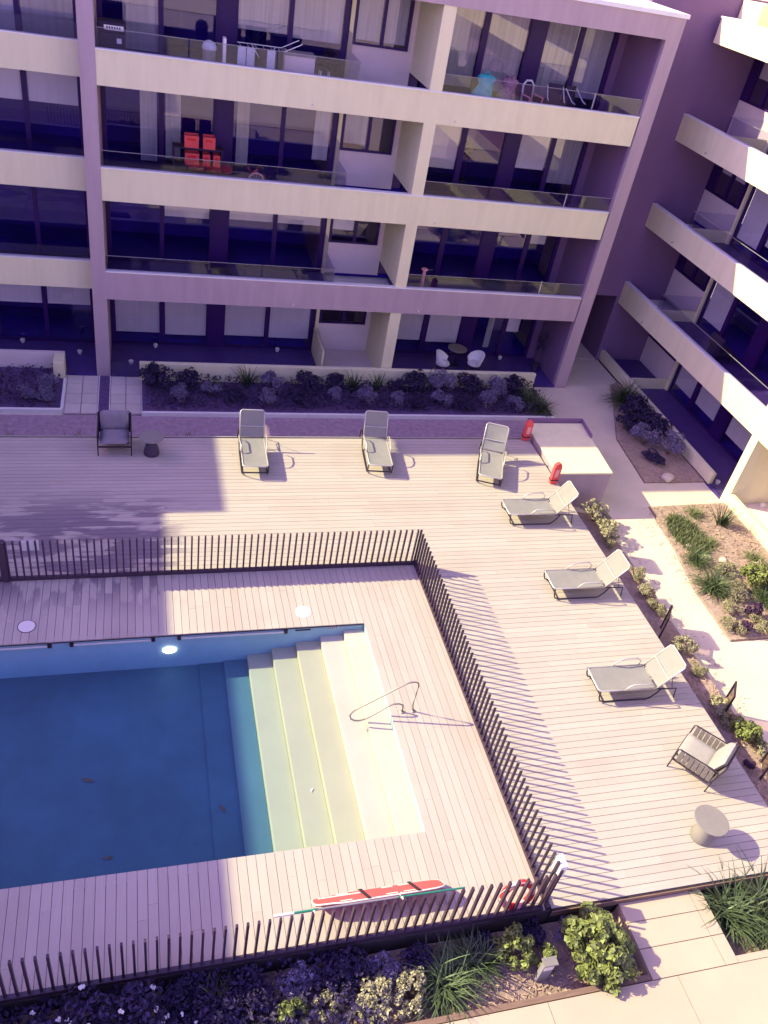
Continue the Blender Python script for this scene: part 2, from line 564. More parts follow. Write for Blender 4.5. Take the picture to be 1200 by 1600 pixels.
PX0, PX1, PY0, PY1 = -6.0, 4.78, 7.47, 12.72
pdk = thing('pool_deck', None, None, (2, 10, 0))
struct(pdk)
MB().box(-8, 6.58, PY1 + .16, 14.67, -.03, 1.072).box(PX1 + .16, 6.58, 5.74, PY1 + .16, -.03, 1.072).box(-8, PX1 + .16, 5.74, PY0 - .16, -.03, 1.072).build('deck_base', 'deckbase', pdk)
x = PX1 + .005
def boards(xa, xb, ya, yb, joints):
    ys = [ya] + sorted(joints) + [yb]
    for a, b in zip(ys[:-1], ys[1:]):
        piece('board', 'boardy', pdk, xa + .004, xb - .004, a + .0015, b - .0015, 1.074, DK + rr.uniform(-.0015, .0015))
x = PX1
for k in range(11):
    xb = min(x + .162, 6.575)
    j = rr.uniform(7, 10)
    boards(x, xb, 5.76, 14.66, [j, j + 4.2] if j + 4.2 < 14.2 else [j])
    x = xb
x = PX1
k = 0
while x > -3.9:
    xa = x - .162
    boards(xa, x, PY1, 14.66, [rr.uniform(13.3, 14.2)] if rr.random() < .35 else [])
    boards(xa, x, 5.76, PY0, [rr.uniform(6.1, 7.1)] if rr.random() < .3 else [])
    x = xa
B(-8, x, PY1, 14.66, 1.075, DK).build('board_field', 'boardy', pdk)['kind'] = 'stuff'

# ------------------------------------------------------------------ pool
pool = thing('swimming_pool', None, None, (0, 10, 0))
struct(pool)
MB().box(-8, PX1 + .15, PY1 + .012, PY1 + .15, -.029, 1.068).box(PX1 + .012, PX1 + .15, PY0 - .15, PY1 + .012, -.029, 1.068).box(-8, PX1 + .15, PY0 - .15, PY0 - .012, -.029, 1.068).build('pool_wall', 'pshell', pool)
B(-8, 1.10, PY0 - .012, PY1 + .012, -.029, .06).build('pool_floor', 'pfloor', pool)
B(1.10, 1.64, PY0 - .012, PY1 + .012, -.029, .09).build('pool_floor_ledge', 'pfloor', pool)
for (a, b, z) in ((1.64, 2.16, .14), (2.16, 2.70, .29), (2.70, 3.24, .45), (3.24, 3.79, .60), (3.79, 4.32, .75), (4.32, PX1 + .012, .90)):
    B(a, b, PY0 - .012, PY1 + .012, -.029, z).build('pool_step', 'pstep_shade' if z < .2 else ('psteptop' if z > .7 else 'pstep'), pool, bevel=.014)
piece('coping_lip', 'deckbase', pool, -8, PX1 + .0, PY1 - .012, PY1 + .008, 1.05, 1.071)
for a, b in ((-6, -1.95), (-1.52, .12), (.70, 2.98)):
    t = MB().bar((a, PY1 - .02, .985), (b, PY1 - .02, .985), .03, .03).build('pale_strip', 'lid', pool)  # pale strips along the waterline of the pool wall
for x in (-1.95, -1.52, .12, .66, 2.98):
    piece('strip_bracket', 'strap', pool, x - .04, x + .04, PY1 - .045, PY1 + .012, .955, 1.03)
piece('overflow_slot', 'strap', pool, 3.2, 3.55, PY1 + .004, PY1 + .0125, .965, 1.005)
sg = piece('depth_marker', 'lid', pool, 3.92, 4.20, PY1 + .004, PY1 + .0125, .975, 1.015)
for k in range(5):
    piece('marker_figure', 'strap', pool, 3.935 + k * .05, 3.965 + k * .05, PY1 - .001, PY1 + .004, .982, 1.008)
MB().lathe([(.13, 0), (.13, .03), (.1, .05)], seg=20).build('lamp', 'lampw', pool, local=True)
lamp = pool.children[-1]
for q in pool.children:
    if q.name.startswith('lamp'):
        q.rotation_euler = (R(90), 0, 0)
        q.scale = (1.1, .62, 1)
        q.location = (.46, PY1 + .012 - 10, .62)
wt = struct(MB().box(-7.9, PX1 + .013, PY0 - .013, PY1 + .013, -.0295, .955).build('pool_water', 'water'))
for (x, y, z, sc_, lab) in ((-1.15, 10.0, .07, .16, 'dark leaf on the pool floor near the left edge of the picture'), (1.32, 9.05, .10, .13, 'dark leaf on the pool floor at the foot of the steps'), (-.75, 8.35, .07, .12, 'dark leaf on the pool floor by the near pool edge'), (3.0, 9.0, .46, .06, 'tiny pale leaf lying on a sunlit pool step')):
    t = thing('fallen_leaf', lab, 'leaf', (x, y, z), .7 + x, group='leaves sunk in the pool')
    MB().add([(-sc_, 0, 0), (-sc_ * .2, sc_ * .28, .012), (sc_ * .9, .03, .02), (-sc_ * .1, -sc_ * .3, .006)], [(0, 1, 2), (0, 2, 3)]).build('blade', 'stem' if z < .3 else 'white', t, local=True)
for (x, y, lab) in ((-2.42, 13.2, 'round cream skimmer lid in the shaded boards at far left of the pool'), (3.44, 13.18, 'round white skimmer lid in the sunlit boards behind the pool')):
    t = thing('skimmer_lid', lab, 'lid', (x, y, DK), group='skimmer lids in the pool deck')
    MB().lathe([(.17, .0), (.17, .008), (.15, .012)], seg=28).build('lid_disc', 'lid', t, local=True)
    MB().lathe([(.185, .0), (.185, .005)], seg=28).build('lid_ring', 'strap' if x < 0 else 'lid', t, local=True)
# stair handrail: one looped steel tube in a vertical plane
hr = thing('pool_handrail', 'looped steel handrail curving from the deck down over the pool steps', 'handrail', (5.15, 10.15, DK))
hp = [(5.27, 1.09), (5.225, 1.3), (5.235, 1.66), (5.24, 1.9), (5.215, 1.99), (5.14, 2.03), (5.04, 2.03), (4.92, 1.97), (4.54, 1.70), (4.06, 1.36), (3.95, 1.25), (3.91, 1.14), (3.95, 1.03),
      (4.04, .96), (4.15, .95), (4.27, .99), (4.49, 1.17), (4.70, 1.34), (4.80, 1.385), (4.92, 1.38), (5.0, 1.33), (5.02, 1.25), (5.03, 1.09)]
MB().tube([(x, 10.15, z) for x, z in hp], .017, 8).build('tube', 'chrome', hr, smooth=True)
for x in (5.27, 5.03):
    MB().lathe([(.05, 0), (.05, .012), (.03, .025)], (x, 10.15, DK), 14).build('anchor_plate', 'chrome', hr)

# ------------------------------------------------------------------ pool fence
def fence(label, a, b, axis, fixed, pitch, loc):
    t = thing('pool_fence', label, 'fence', loc, group='slatted pool fence')
    n = int(abs(b - a) / pitch)
    for k in range(n + 1):
        q = a + k * pitch * (1 if b > a else -1)
        h = 2.2 + rr.uniform(-.006, .006)
        if axis == 'x':
            piece('slat', 'slat', t, q - .018, q + .018, fixed - .027, fixed + .027, DK + .03, h)
        else:
            piece('slat', 'slat', t, fixed - .027, fixed + .027, q - .011, q + .011, DK + .03, h)
    lo, hi = min(a, b) - .05, max(a, b) + .05
    if axis == 'x':
        piece('bottom_rail', 'slat', t, lo, hi, fixed - .055, fixed + .02, DK + .002, DK + .085)
    else:
        piece('bottom_rail', 'slat', t, fixed - .02, fixed + .055, lo, hi, DK + .002, DK + .085)
    return t
fN = fence('row of dark vertical slats at the back of the pool, parallel to the apartments', 6.42, -4.5, 'x', 14.66, .15, (1, 14.66, DK))
piece('gate_post', 'slat', fN, -3.04, -2.90, 14.58, 14.72, DK, 2.22)
fE = fence('row of dark vertical slats on the right of the pool casting long striped shadows', 14.66, 5.80, 'y', 6.50, .16, (6.5, 10, DK))
fS = fence('row of dark slats along the near side of the pool above the foreground plants', 6.36, -4.5, 'x', 5.80, .162, (1, 5.8, DK))
t = thing('white_sign', 'small blank white sign hung behind the slats of the rear pool fence', 'sign', (-2.4, 14.72, 1.9))
B(-2.60, -2.22, 14.70, 14.715, 1.90, 2.17).build('sign_plate', 'white', t)
t = thing('control_box', 'small white control box fixed to the end of the right pool fence', 'box', (6.6, 6.1, 1.85))
B(6.535, 6.66, 5.93, 6.17, 1.80, 2.16).build('case', 'white', t, bevel=.012)
B(6.662, 6.668, 5.96, 6.14, 1.83, 2.13).build('door', 'lid', t)
t = thing('lifebuoy', 'red and white lifebuoy hung inside the near corner of the pool fence', 'lifebuoy', (5.95, 5.92, 1.75))
for k in range(8):
    pts = [(5.92 + .27 * math.cos(a), 5.93 + .06 * math.sin(a), 1.45 + .27 * math.sin(a)) for a in [k * math.pi / 4 + j * math.pi / 20 for j in range(6)]]
    MB().tube(pts, .06, 8).build('ring_segment', 'red' if k % 2 else 'pink', t, smooth=True)
MB().tube([(5.92 + .34 * math.cos(a), 5.95, 1.45 + .34 * math.sin(a)) for a in [j * math.pi / 10 for j in range(20)]], .008, 5, True).build('grab_rope', 'cloth', t)
# rescue board and pole
t = thing('rescue_board', 'long red spine board with black straps leaning inside the near pool fence', 'rescue board', (3.6, 6.2, DK))
ang = math.atan2(.42, -.40)
def tb(u, v, wv=0):       # u along x, v across from low edge, wv off the face
    dy, dz = math.cos(ang), math.sin(ang)
    return Vector((2.50 + u, 6.52 + v * dy + wv * dz, 1.135 + v * dz - wv * dy))
out = []
for k in range(40):
    a = k * 2 * math.pi / 40
    cx, cy = math.cos(a), math.sin(a)
    out.append((1.12 + 1.12 * math.copysign(abs(cx) ** .28, cx), .22 + .22 * math.copysign(abs(cy) ** .45, cy) * (1 if cx > -.2 else .82)))
mb = MB()
n_ = len(out)
mb.add([tb(u, v, 0) for u, v in out] + [tb(u, v, .045) for u, v in out], [tuple(range(n_))[::-1], tuple(range(n_, 2 * n_))] + [(i, (i + 1) % n_, n_ + (i + 1) % n_, n_ + i) for i in range(n_)])
mb.build('board', 'orange', t, bevel=.008)
MB().tube([tb(1.12 + (u - 1.12) * 1.005, .22 + (v - .22) * 1.02, .03) for u, v in out], .016, 6, True).build('rim', 'lid', t, smooth=True)
for u in (.82, 1.68):
    MB().add([tb(u, -.02, .06), tb(u + .06, -.02, .06), tb(u + .10, .46, .06), tb(u + .04, .46, .06), tb(u, -.02, .048), tb(u + .06, -.02, .048), tb(u + .10, .46, .048), tb(u + .04, .46, .048)],
             [(0, 1, 2, 3), (4, 7, 6, 5), (0, 4, 5, 1), (3, 2, 6, 7), (0, 3, 7, 4), (1, 5, 6, 2)]).build('strap', 'strap', t)
for u in (.42, 1.2, 1.5):
    for v in (.04, .37):
        MB().add([tb(u, v, .049), tb(u + .2, v, .049), tb(u + .2, v + .035, .049), tb(u, v + .035, .049), tb(u, v, .046), tb(u + .2, v, .046), tb(u + .2, v + .035, .046), tb(u, v + .035, .046)],
                 [(0, 1, 2, 3), (0, 4, 5, 1), (2, 6, 7, 3), (0, 3, 7, 4), (1, 5, 6, 2)]).build('hand_slot', 'lid', t)
MB().add([tb(.1, .10, .05), tb(.82, .10, .05), tb(.82, .15, .05), tb(.1, .15, .05), tb(.1, .10, .046), tb(.82, .10, .046), tb(.82, .15, .046), tb(.1, .15, .046)], [(0, 1, 2, 3), (0, 4, 5, 1), (2, 6, 7, 3), (0, 3, 7, 4), (1, 5, 6, 2)]).build('label_strip', 'lid', t)
t = thing('reach_pole', 'long green and white pole resting on hooks along the top of the near pool fence', 'pole', (3.3, 5.9, 2.05))
MB().tube([(1.74, 5.92, 2.06), (2.05, 5.92, 2.06)], .024, 8).build('white_tip', 'lid', t)
MB().tube([(2.05, 5.92, 2.06), (2.4, 5.92, 2.06)], .021, 8).build('grip', 'green', t)
MB().tube([(2.4, 5.92, 2.06), (3.7, 5.915, 2.06)], .018, 8).build('shaft', 'grey', t)
MB().tube([(3.7, 5.915, 2.06), (4.82, 5.90, 2.06)], .016, 8).build('shaft', 'green', t)
for x in (2.35, 3.75):
    MB().tube([(x, 5.84, 2.12), (x, 5.87, 2.13), (x, 5.92, 2.02), (x, 5.95, 2.05), (x, 5.95, 2.12)], .014, 6).build('hook', 'lid', t)

# ------------------------------------------------------------------ sun loungers
def lounger_proto(deg=54, bl=.82):
    t = thing('sun_lounger', 'x', 'sun lounger', (0, 0, 0), group='grey mesh sun loungers on the deck')
    W = .34
    a = R(deg)
    hx = 1.40
    def bk(u, s, off=0):
        return Vector((hx + u * math.cos(a) - off * math.sin(a), s, .36 + u * math.sin(a) + off * math.cos(a)))
    # seat sling with slight sag
    mb = MB()
    nx, ny = 10, 6
    vs = []
    for i in range(nx + 1):
        for j in range(ny + 1):
            sx, sy = i / nx, j / ny * 2 - 1
            vs.append((.03 + sx * (hx - .05), sy * (W - .02), .36 - .022 * (1 - sy * sy) * math.sin(math.pi * sx)))
    mb.add(vs, [(i * (ny + 1) + j, (i + 1) * (ny + 1) + j, (i + 1) * (ny + 1) + j + 1, i * (ny + 1) + j + 1) for i in range(nx) for j in range(ny)])
    mb.build('seat', 'sling', t, smooth=True, local=True)
    mb = MB()
    vs = []
    for i in range(nx + 1):
        for j in range(ny + 1):
            sx, sy = i / nx, j / ny * 2 - 1
            q = bk(.03 + sx * (bl - .05), sy * (W - .02), -.03 * (1 - sy * sy) * math.sin(math.pi * sx))
            vs.append(q)
    mb.add(vs, [(i * (ny + 1) + j, (i + 1) * (ny + 1) + j, (i + 1) * (ny + 1) + j + 1, i * (ny + 1) + j + 1) for i in range(nx) for j in range(ny)])
    back = mb.build('backrest', 'sling', t, smooth=True, local=True)
    MB().tube([bk(0, -W), bk(bl - .05, -W), bk(bl, -W + .05), bk(bl, W - .05), bk(bl - .05, W), bk(0, W)], .018, 7).build('back_frame', 'alu', back, smooth=True, local=True)
    MB().tube([bk(.34, -W), bk(.34, W)], .012, 6).build('cross_bar', 'alu', back, local=True)
    MB().tube([(hx, -W, .36), (.05, -W, .36), (0, -W + .05, .36), (0, W - .05, .36), (.05, W, .36), (hx, W, .36)], .02, 7).build('seat_frame', 'alu', t, smooth=True, local=True)
    for s in (-1, 1):
        y = s * (W + .012)
        MB().tube([(.03, y, .35), (.05, y, .18), (.10, y, .06), (.20, y, .022), (.5, y, .02), (1.25, y, .02), (1.34, y, .06), (1.45, y, .20), (1.52, y, .345)], .017, 6).build('leg', 'metal', t, smooth=True, local=True)
        MB().tube([(.62, y, .36), (.68, y, .46), (.78, y, .53), (.95, y + s * .03, .55), (1.22, y + s * .03, .55), (1.30, y, .48), (1.28, y, .36)], .017, 6).build('armrest', 'alu', t, smooth=True, local=True)
        MB().tube([bk(.45, s * (W - .02)), (hx + .42, s * (W - .02), .30), (hx + .05, s * (W - .02), .33)], .012, 5).build('back_stay', 'metal', t, local=True)
        MB().tube([(hx - .05, s * W, .34), (hx + .5, s * (W + .01), .33), (hx + .56, s * (W + .01), .02)], .016, 6).build('leg', 'metal', t, smooth=True, local=True)
    MB().tube([(.2, -W - .01, .022), (.2, W + .01, .022)], .014, 6).build('stretcher', 'metal', t, local=True)
    return t
L0 = lounger_proto(66, .80)
LG = 'grey mesh sun loungers on the deck'
L0.location = (2.93, 18.40, DK)
L0.rotation_euler = (0, 0, R(88))
L0['label'] = 'grey mesh sun lounger facing the pool, nearest the shaded armchair'
dup(L0, (6.48, 18.42, DK), R(84.5), 'grey mesh sun lounger facing the pool, in the middle of the back row')
L1 = lounger_proto()
L1.location = (9.62, 17.82, DK)
L1.rotation_euler = (0, 0, R(68))
L1['label'] = 'grey mesh sun lounger turned askew beside the pale concrete landing'
dup(L1, (9.58, 16.42, DK), R(-1), 'grey mesh sun lounger pointing left, just below the pale concrete landing')
dup(L1, (9.68, 13.48, DK), R(-1), 'grey mesh sun lounger pointing left, middle one along the right edge of the deck')
dup(L1, (9.41, 10.28, DK), R(-2), 'grey mesh sun lounger pointing left, nearest the rope armchair')

# ------------------------------------------------------------------ armchairs and side tables
def cushion(x0, x1, y0, y1, z0, z1, mat3=None, c=(0, 0, 0)):
    mb = MB()
    nx = ny = 8
    top, bot = [], []
    for i in range(nx + 1):
        for j in range(ny + 1):
            u, v = i / nx * 2 - 1, j / ny * 2 - 1
            e = max(0, 1 - abs(u) ** 6) * max(0, 1 - abs(v) ** 6)
            k = e ** .35
            px, py = (x0 + x1) / 2 + u * (x1 - x0) / 2, (y0 + y1) / 2 + v * (y1 - y0) / 2
            zm = (z0 + z1) / 2
            top.append(Vector((px, py, zm + (z1 - zm) * k * (1 + .12 * (1 - u * u) * (1 - v * v)))))
            bot.append(Vector((px, py, zm - (zm - z0) * k)))
    vs = top + bot
    if mat3:
        vs = [mat3 @ q + Vector(c) for q in vs]
    n = (nx + 1) * (ny + 1)
    fs = []
    for i in range(nx):
        for j in range(ny):
            a = i * (ny + 1) + j
            fs.append((a, a + ny + 1, a + ny + 2, a + 1))
            fs.append((n + a, n + a + 1, n + a + ny + 2, n + a + ny + 1))
    return mb.add(vs, fs)
def armchair(label, loc, rz, rope):
    t = thing('armchair', label, 'armchair', loc, rz, group='outdoor armchairs')
    w = .43
    cushion(-w + .05, w - .05, -.42, .30, .30, .46).build('seat_cushion', 'cush' if rope else 'dcush', t, smooth=True, local=True)
    m3 = Matrix.Rotation(R(72), 3, 'X')
    cushion(-w + .06, w - .06, -.05, .50, -.09, .09, m3, (0, .27, .44)).build('back_cushion', 'cush' if rope else 'dcush', t, smooth=True, local=True)
    MB().bar((-w, -.42, .28), (w, -.42, .28), .035).bar((-w, .36, .28), (w, .36, .28), .035).bar((-w, -.42, .28), (-w, .36, .28), .035).bar((w, -.42, .28), (w, .36, .28), .035).build('seat_frame', 'metal', t, local=True)
    for s in (-1, 1):
        MB().tube([(s * w, -.43, 0), (s * w, -.40, .60), (s * w, -.36, .62), (s * w, .40, .66), (s * w, .44, .60), (s * w, .40, 0)], .016, 6).build('arm_frame', 'metal', t, local=True)
        n = 7 if rope else 12
        for k in range(n):
            y0 = -.36 + k * (.74 / n)
            MB().obox((s * w, y0 + .37 / n, .45), (.03 if rope else .018, .74 / n * (.86 if rope else .9), .30)).build('rope_band', 'rope' if rope else 'dark', t, local=True, bevel=.008 if rope else 0)
    m4 = Matrix.Rotation(R(-14), 3, 'X')
    MB().obox((0, .43, .55), (w * 2, .03, .5), m4).build('back_panel', 'rope' if rope else 'dark', t, local=True)
    MB().tube([(-w, .40, .3), (-w, .50, .80), (-w + .05, .51, .83), (w - .05, .51, .83), (w, .50, .80), (w, .40, .3)], .016, 6).build('back_frame', 'metal', t, local=True)
    return t
armchair('shaded armchair with lilac grey cushions standing against the gravel strip at left', (-.74, 19.88, DK), 0, False)
armchair('rope sided armchair with fat pale cushions at the right edge of the deck', (10.86, 8.10, DK), R(216.9), True)
def sidetable(label, loc, m1, m2):
    t = thing('side_table', label, 'side table', loc, group='round pedestal side tables')
    MB().lathe([(.205, 0), (.215, .03), (.195, .16), (.15, .32), (.085, .525)], seg=32).build('pedestal', m1, t, smooth=True, local=True)
    MB().lathe([(.30, .525), (.33, .54), (.33, .557), (.322, .563)], seg=40).build('table_top', m2, t, local=True)
sidetable('dark cone side table beside the shaded armchair', (.22, 19.55, DK), 'dtable', 'table')
sidetable('pale grey mushroom side table alone on the sunny boards at lower right', (10.12, 6.62, DK), 'table', 'table')

# ------------------------------------------------------------------ concrete landing with red rescue tubes
t = thing('concrete_landing', 'smooth cream concrete block at the far right corner of the deck', 'landing', (13, 19.6, 0))
MB().prism([(12.02, 18.2), (13.84, 18.2), (14.08, 21.0), (12.03, 20.98)], -.02, 1.24).build('block', 'taupe', t)  # darker body colour stands in for the shade on the landing's front face
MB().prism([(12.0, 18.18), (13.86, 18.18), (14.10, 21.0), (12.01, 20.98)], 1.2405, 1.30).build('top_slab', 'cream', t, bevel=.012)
B(12.1, 14.1, 21.02, 21.08, -.02, 1.44).build('upstand', 'shadewall', t)
MB().prism([(13.98, 20.1), (14.03, 20.1), (14.12, 21.1), (14.07, 21.1)], 1.29, 1.42).build('side_upstand', 'shadewall', t)
for (y, lab) in ((20.3, 'red rounded rescue tube at the back corner of the pale landing'), (17.98, 'red rounded rescue tube at the front corner of the pale landing')):
    t = thing('rescue_tube', lab, 'rescue tube', (11.78, y, DK), group='red rescue tubes by the landing')
    pr = [(-.11, 0), (.11, 0), (.12, .08), (.12, .6), (.085, .70), (0, .74), (-.085, .70), (-.12, .6), (-.12, .08)]
    mb = MB()
    k = len(pr)
    mb.add([(x, -.07, z) for x, z in pr] + [(x, .07, z) for x, z in pr], [tuple(range(k)), tuple(range(k, 2 * k))[::-1]] + [(i, k + i, k + (i + 1) % k, (i + 1) % k) for i in range(k)])
    mb.build('foam_body', 'orange', t, local=True, bevel=.025)
    MB().box(-.06, .06, -.078, -.071, .26, .52).build('label_panel', 'pink', t, local=True)
    MB().box(-.125, .125, -.076, .076, .12, .16).build('belt', 'strap', t, local=True)

# ------------------------------------------------------------------ apartment building (back)
FL = [0.05, 3.12, 6.2, 9.28]                 # floor levels
BT = [(2.77, 3.66), (5.84, 6.76), (8.93, 9.80)]   # parapet bands
CE = [2.77, 5.84, 8.93, 12.02]
YF, YG, YL = 25.66, 28.0, 26.4
AB = thing('apartment_building', 'cream and taupe apartment block with glazed balconies across the back of the courtyard', 'building', (7, 26, 0))
def P_(name, m, *b, bevel=0):
    return B(*b).build(name, m, AB, bevel=bevel)
P_('column', 'taupe', -1.42, -1.0, YF, YG + .4, -.02, 12.63)
P_('column', 'taupe', 15.45, 15.92, YF, YG + .4, -.02, 12.63)
P_('top_band', 'taupe', -1.0, 15.45, YF + .001, YF + .5, 12.02, 12.63)
for i, (a, b) in enumerate(BT):
    mm = 'taupe' if i == 0 else 'cream'
    P_('parapet_band', mm, -1.0, 15.40, YF + (.0015 if i == 0 else .02), YF + .16, a, b)
    P_('parapet_cap', 'white', -1.0, 15.40, YF - .012, YF + .18, b, b + .035)
    P_('soffit', 'white', -1.0, 15.45, YF + .161, YG + 2.6, a + .02, a + .2)
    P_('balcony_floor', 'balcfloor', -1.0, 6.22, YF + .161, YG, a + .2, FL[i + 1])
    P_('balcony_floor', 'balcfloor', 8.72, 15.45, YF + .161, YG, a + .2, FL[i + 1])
    for sx in (4.9, 9.3):
        MB().tube([(sx, YF - .07, a + .13), (sx, YF + .05, a + .14)], .022, 6).build('spout', 'lid', AB)
P_('soffit', 'white', -1.0, 15.45, YF + .5, YG + 2.6, 12.02, 12.2)
P_('terrace_floor', 'balcfloor', -1.0, 6.22, YF, YG, -.02, FL[0])
P_('terrace_floor', 'balcfloor', 8.72, 15.45, YF, YG, -.02, FL[0])
P_('terrace_floor', 'niche', 6.22, 8.33, YF, YG, -.02, FL[0] + .02)
for i in range(4):
    P_('party_wall', 'cream', 8.33, 8.72, YF + .03, YG + .1, CE[i - 1] + .9 if i else -.02, CE[i] + .02)
    P_('end_wall', 'shadewall', 15.40, 15.449, YF + .17, YG, FL[i], CE[i] + .02)
P_('roof', 'white', -8.6, 15.98, YF - .04, 38, 12.635, 12.75)
P_('roof_parapet', 'taupe', -8.6, 15.93, YF + .3, YF + .301, 12.5, 12.63)
P_('end_facade', 'taupe', 15.93, 15.95, YG + .4, 38, -.02, 12.63)
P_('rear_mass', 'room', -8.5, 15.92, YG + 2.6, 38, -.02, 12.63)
P_('recessed_wall', 'shadewall', -8.5, -1.43, YG + .25, YG + 2.6, 12.2, 12.63)

def opening(kind, y, parts, z0, z1, x0, x1, fr=.06, xaxis=True, X=None, par=None):
    """window thing-part: dark frame bars in the plane y, one pane and maybe a blind per part"""
    par = par or AB
    mb = MB()
    def bx(a, b, za, zb, d0, d1):
        if xaxis:
            mb.box(a, b, y + d0, y + d1, za, zb)
        else:
            mb.box(X - d1 if False else X + d0, X + d1, a, b, za, zb)
    bx(x0, x1, z0, z0 + fr, -.04, .06)
    bx(x0, x1, z1 - fr, z1, -.04, .06)
    edges = [x0] + [e for pr in parts for e in pr[:2]] + [x1]
    for a, b in zip(edges[::2], edges[1::2]):
        if b - a > .005:
            bx(a, b, z0 + fr, z1 - fr, -.035, .055)
    w = mb.build(kind, 'frame', par)
    for pr in parts:
        a, b = pr[:2]
        if xaxis:
            B(a, b, y, y + .012, z0 + fr, z1 - fr).build('pane', 'glass', w)
        else:
            B(X, X + .012, a, b, z0 + fr, z1 - fr).build('pane', 'glass', w)
        if len(pr) > 2 and pr[2]:
            m = pr[3] if len(pr) > 3 else 'blind'
            zb = z1 - fr - pr[2] * (z1 - z0 - 2 * fr)
            xa, xb = (a + .02, b - .02) if len(pr) < 6 else (pr[4], pr[5])
            if xaxis:
                B(xa, xb, y + .075, y + .083, zb, z1 - fr).build('blind' if m == 'blind' else 'curtain', m, w)
            else:
                B(X + .075, X + .083, xa, xb, zb, z1 - fr).build('blind' if m == 'blind' else 'curtain', m, w)
    return w
blA = [[.86, .88, .86, .87], [0, .42, .40, .40], [.95, .9, .9, .75], [.95, .0, .60, .62]]
mtA = [['blind'] * 4, ['blind'] * 4, ['curtain'] * 4, ['curtain', 'blind', 'curtain', 'curtain']]
wiA = [(.38, .38), (.75, .4), (.9, .3), (.95, .95)]
for i in range(4):
    z0, z1 = FL[i], CE[i]
    pa = []
    for k, (a, b) in enumerate(((-.85, .67), (.82, 2.29), (2.92, 4.40), (4.54, 6.05))):
        q = [a, b, blA[i][k], mtA[i][k]]
        if i == 2:
            q += [a + .05, a + .5] if k in (1,) else ([b - .55, b - .05] if k in (0, 3) else [a + .12, a + .5])
        if i == 3 and k == 0:
            q += [a + .55, b]
        pa.append(tuple(q))
    opening('sliding_door', YG, pa, z0, z1, -1.0, 6.22)
    P_('door_pier', 'frame', 2.36, 2.86, YG - .06, YG - .041, z0, z1)
    P_('niche_wall', 'niche', 6.22, 8.33, YG + .02, YG + .2, z0, z0 + 1.12)
    P_('niche_wall', 'niche', 8.14, 8.33, YG + .02, YG + .2, z0 + 1.12, z1)
    opening('window', YG, [(6.46, 7.24, wiA[i][0], 'blind' if i in (0, 1) else 'curtain'), (7.34, 8.06, wiA[i][1], 'blind' if i in (0, 1) else 'curtain')], z0 + 1.12, z1, 6.36, 8.14)
    P_('jamb', 'cream', 6.22, 6.34, YG - .12, YG - .05, z0, z1)
    bb = [[(.82,), (.84,), (.9, 'curtain', 13.15, 13.4), (.62, 'blind', 13.97, 14.5)], [(0,), (0,), (.0,), (.42, 'blind', 14.0, 14.6)], [(.7, 'blind'), (0,), (.6, 'blind'), (.75, 'curtain')], [(.9, 'curtain'), (.9, 'curtain'), (.9, 'curtain'), (.85, 'curtain')]][i]
    pb = []
    for k, (a, b) in enumerate(((8.85, 10.46), (10.66, 12.0), (12.62, 13.75), (13.93, 15.0))):
        q = bb[k]
        pb.append((a, b, q[0], q[1] if len(q) > 1 else 'blind') + tuple(q[2:4]))
    opening('sliding_door', YG, pb, z0, z1, 8.72, 15.12)
    P_('door_pier', 'frame', 12.04, 12.58, YG - .06, YG - .041, z0, z1)
    P_('end_return', 'shadewall', 15.12, 15.40, YG - .1, YG + .05, z0, z1)
    # interior: floor and back wall of the rooms
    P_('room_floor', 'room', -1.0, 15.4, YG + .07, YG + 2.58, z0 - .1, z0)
    P_('room_wall', 'shadewall', 6.05, 6.2, YG + .1, YG + 2.58, z0, z1)
    P_('room_wall', 'shadewall', 8.4, 8.7, YG + .21, YG + 2.58, z0, z1)
    # glass balustrades
    if i:
        zt = FL[i] + 1.02
        for (a, b) in ((-.98, 1.40), (1.43, 3.80), (3.83, 6.20), (8.74, 10.9), (10.93, 13.1), (13.13, 15.38)):
            w = B(a, b, YF + .10, YF + .112, BT[i - 1][1] + .036, zt).build('balustrade_glass', 'bal', AB)
            B(a, b, YF + .098, YF + .114, zt + .001, zt + .016).build('top_edge', 'grey', w)
        B(6.20, 6.212, YF + .2, YF + 1.5, FL[i], zt).build('balustrade_glass', 'bal', AB)
        B(6.2, 6.212, YF + 1.52, YG - .15, FL[i], FL[i] + 1.5).build('balustrade_glass', 'bal', AB)
        B(13.75, 13.78, YF + .2, YF + .23, FL[i], zt).build('screen_post', 'lid', AB)
    else:
        MB().box(6.18, 6.24, YF + .3, YG - .15, 0, 1.05).build('side_screen', 'cream', AB)
        B(6.25, 6.262, YF + .2, YG - .4, .05, 1.15).build('balustrade_glass', 'bal', AB)
# ground-floor terrace walls
P_('terrace_wall', 'cream', -.06, 8.33, YF - .19, YF - .02, -.02, .64, bevel=.01)
P_('terrace_wall', 'cream', 8.331, 14.42, YF - .191, YF - .02, -.02, .64, bevel=.03)
P_('terrace_gate', 'bal', -.99, -.10, YF - .1, YF - .085, .06, .62)
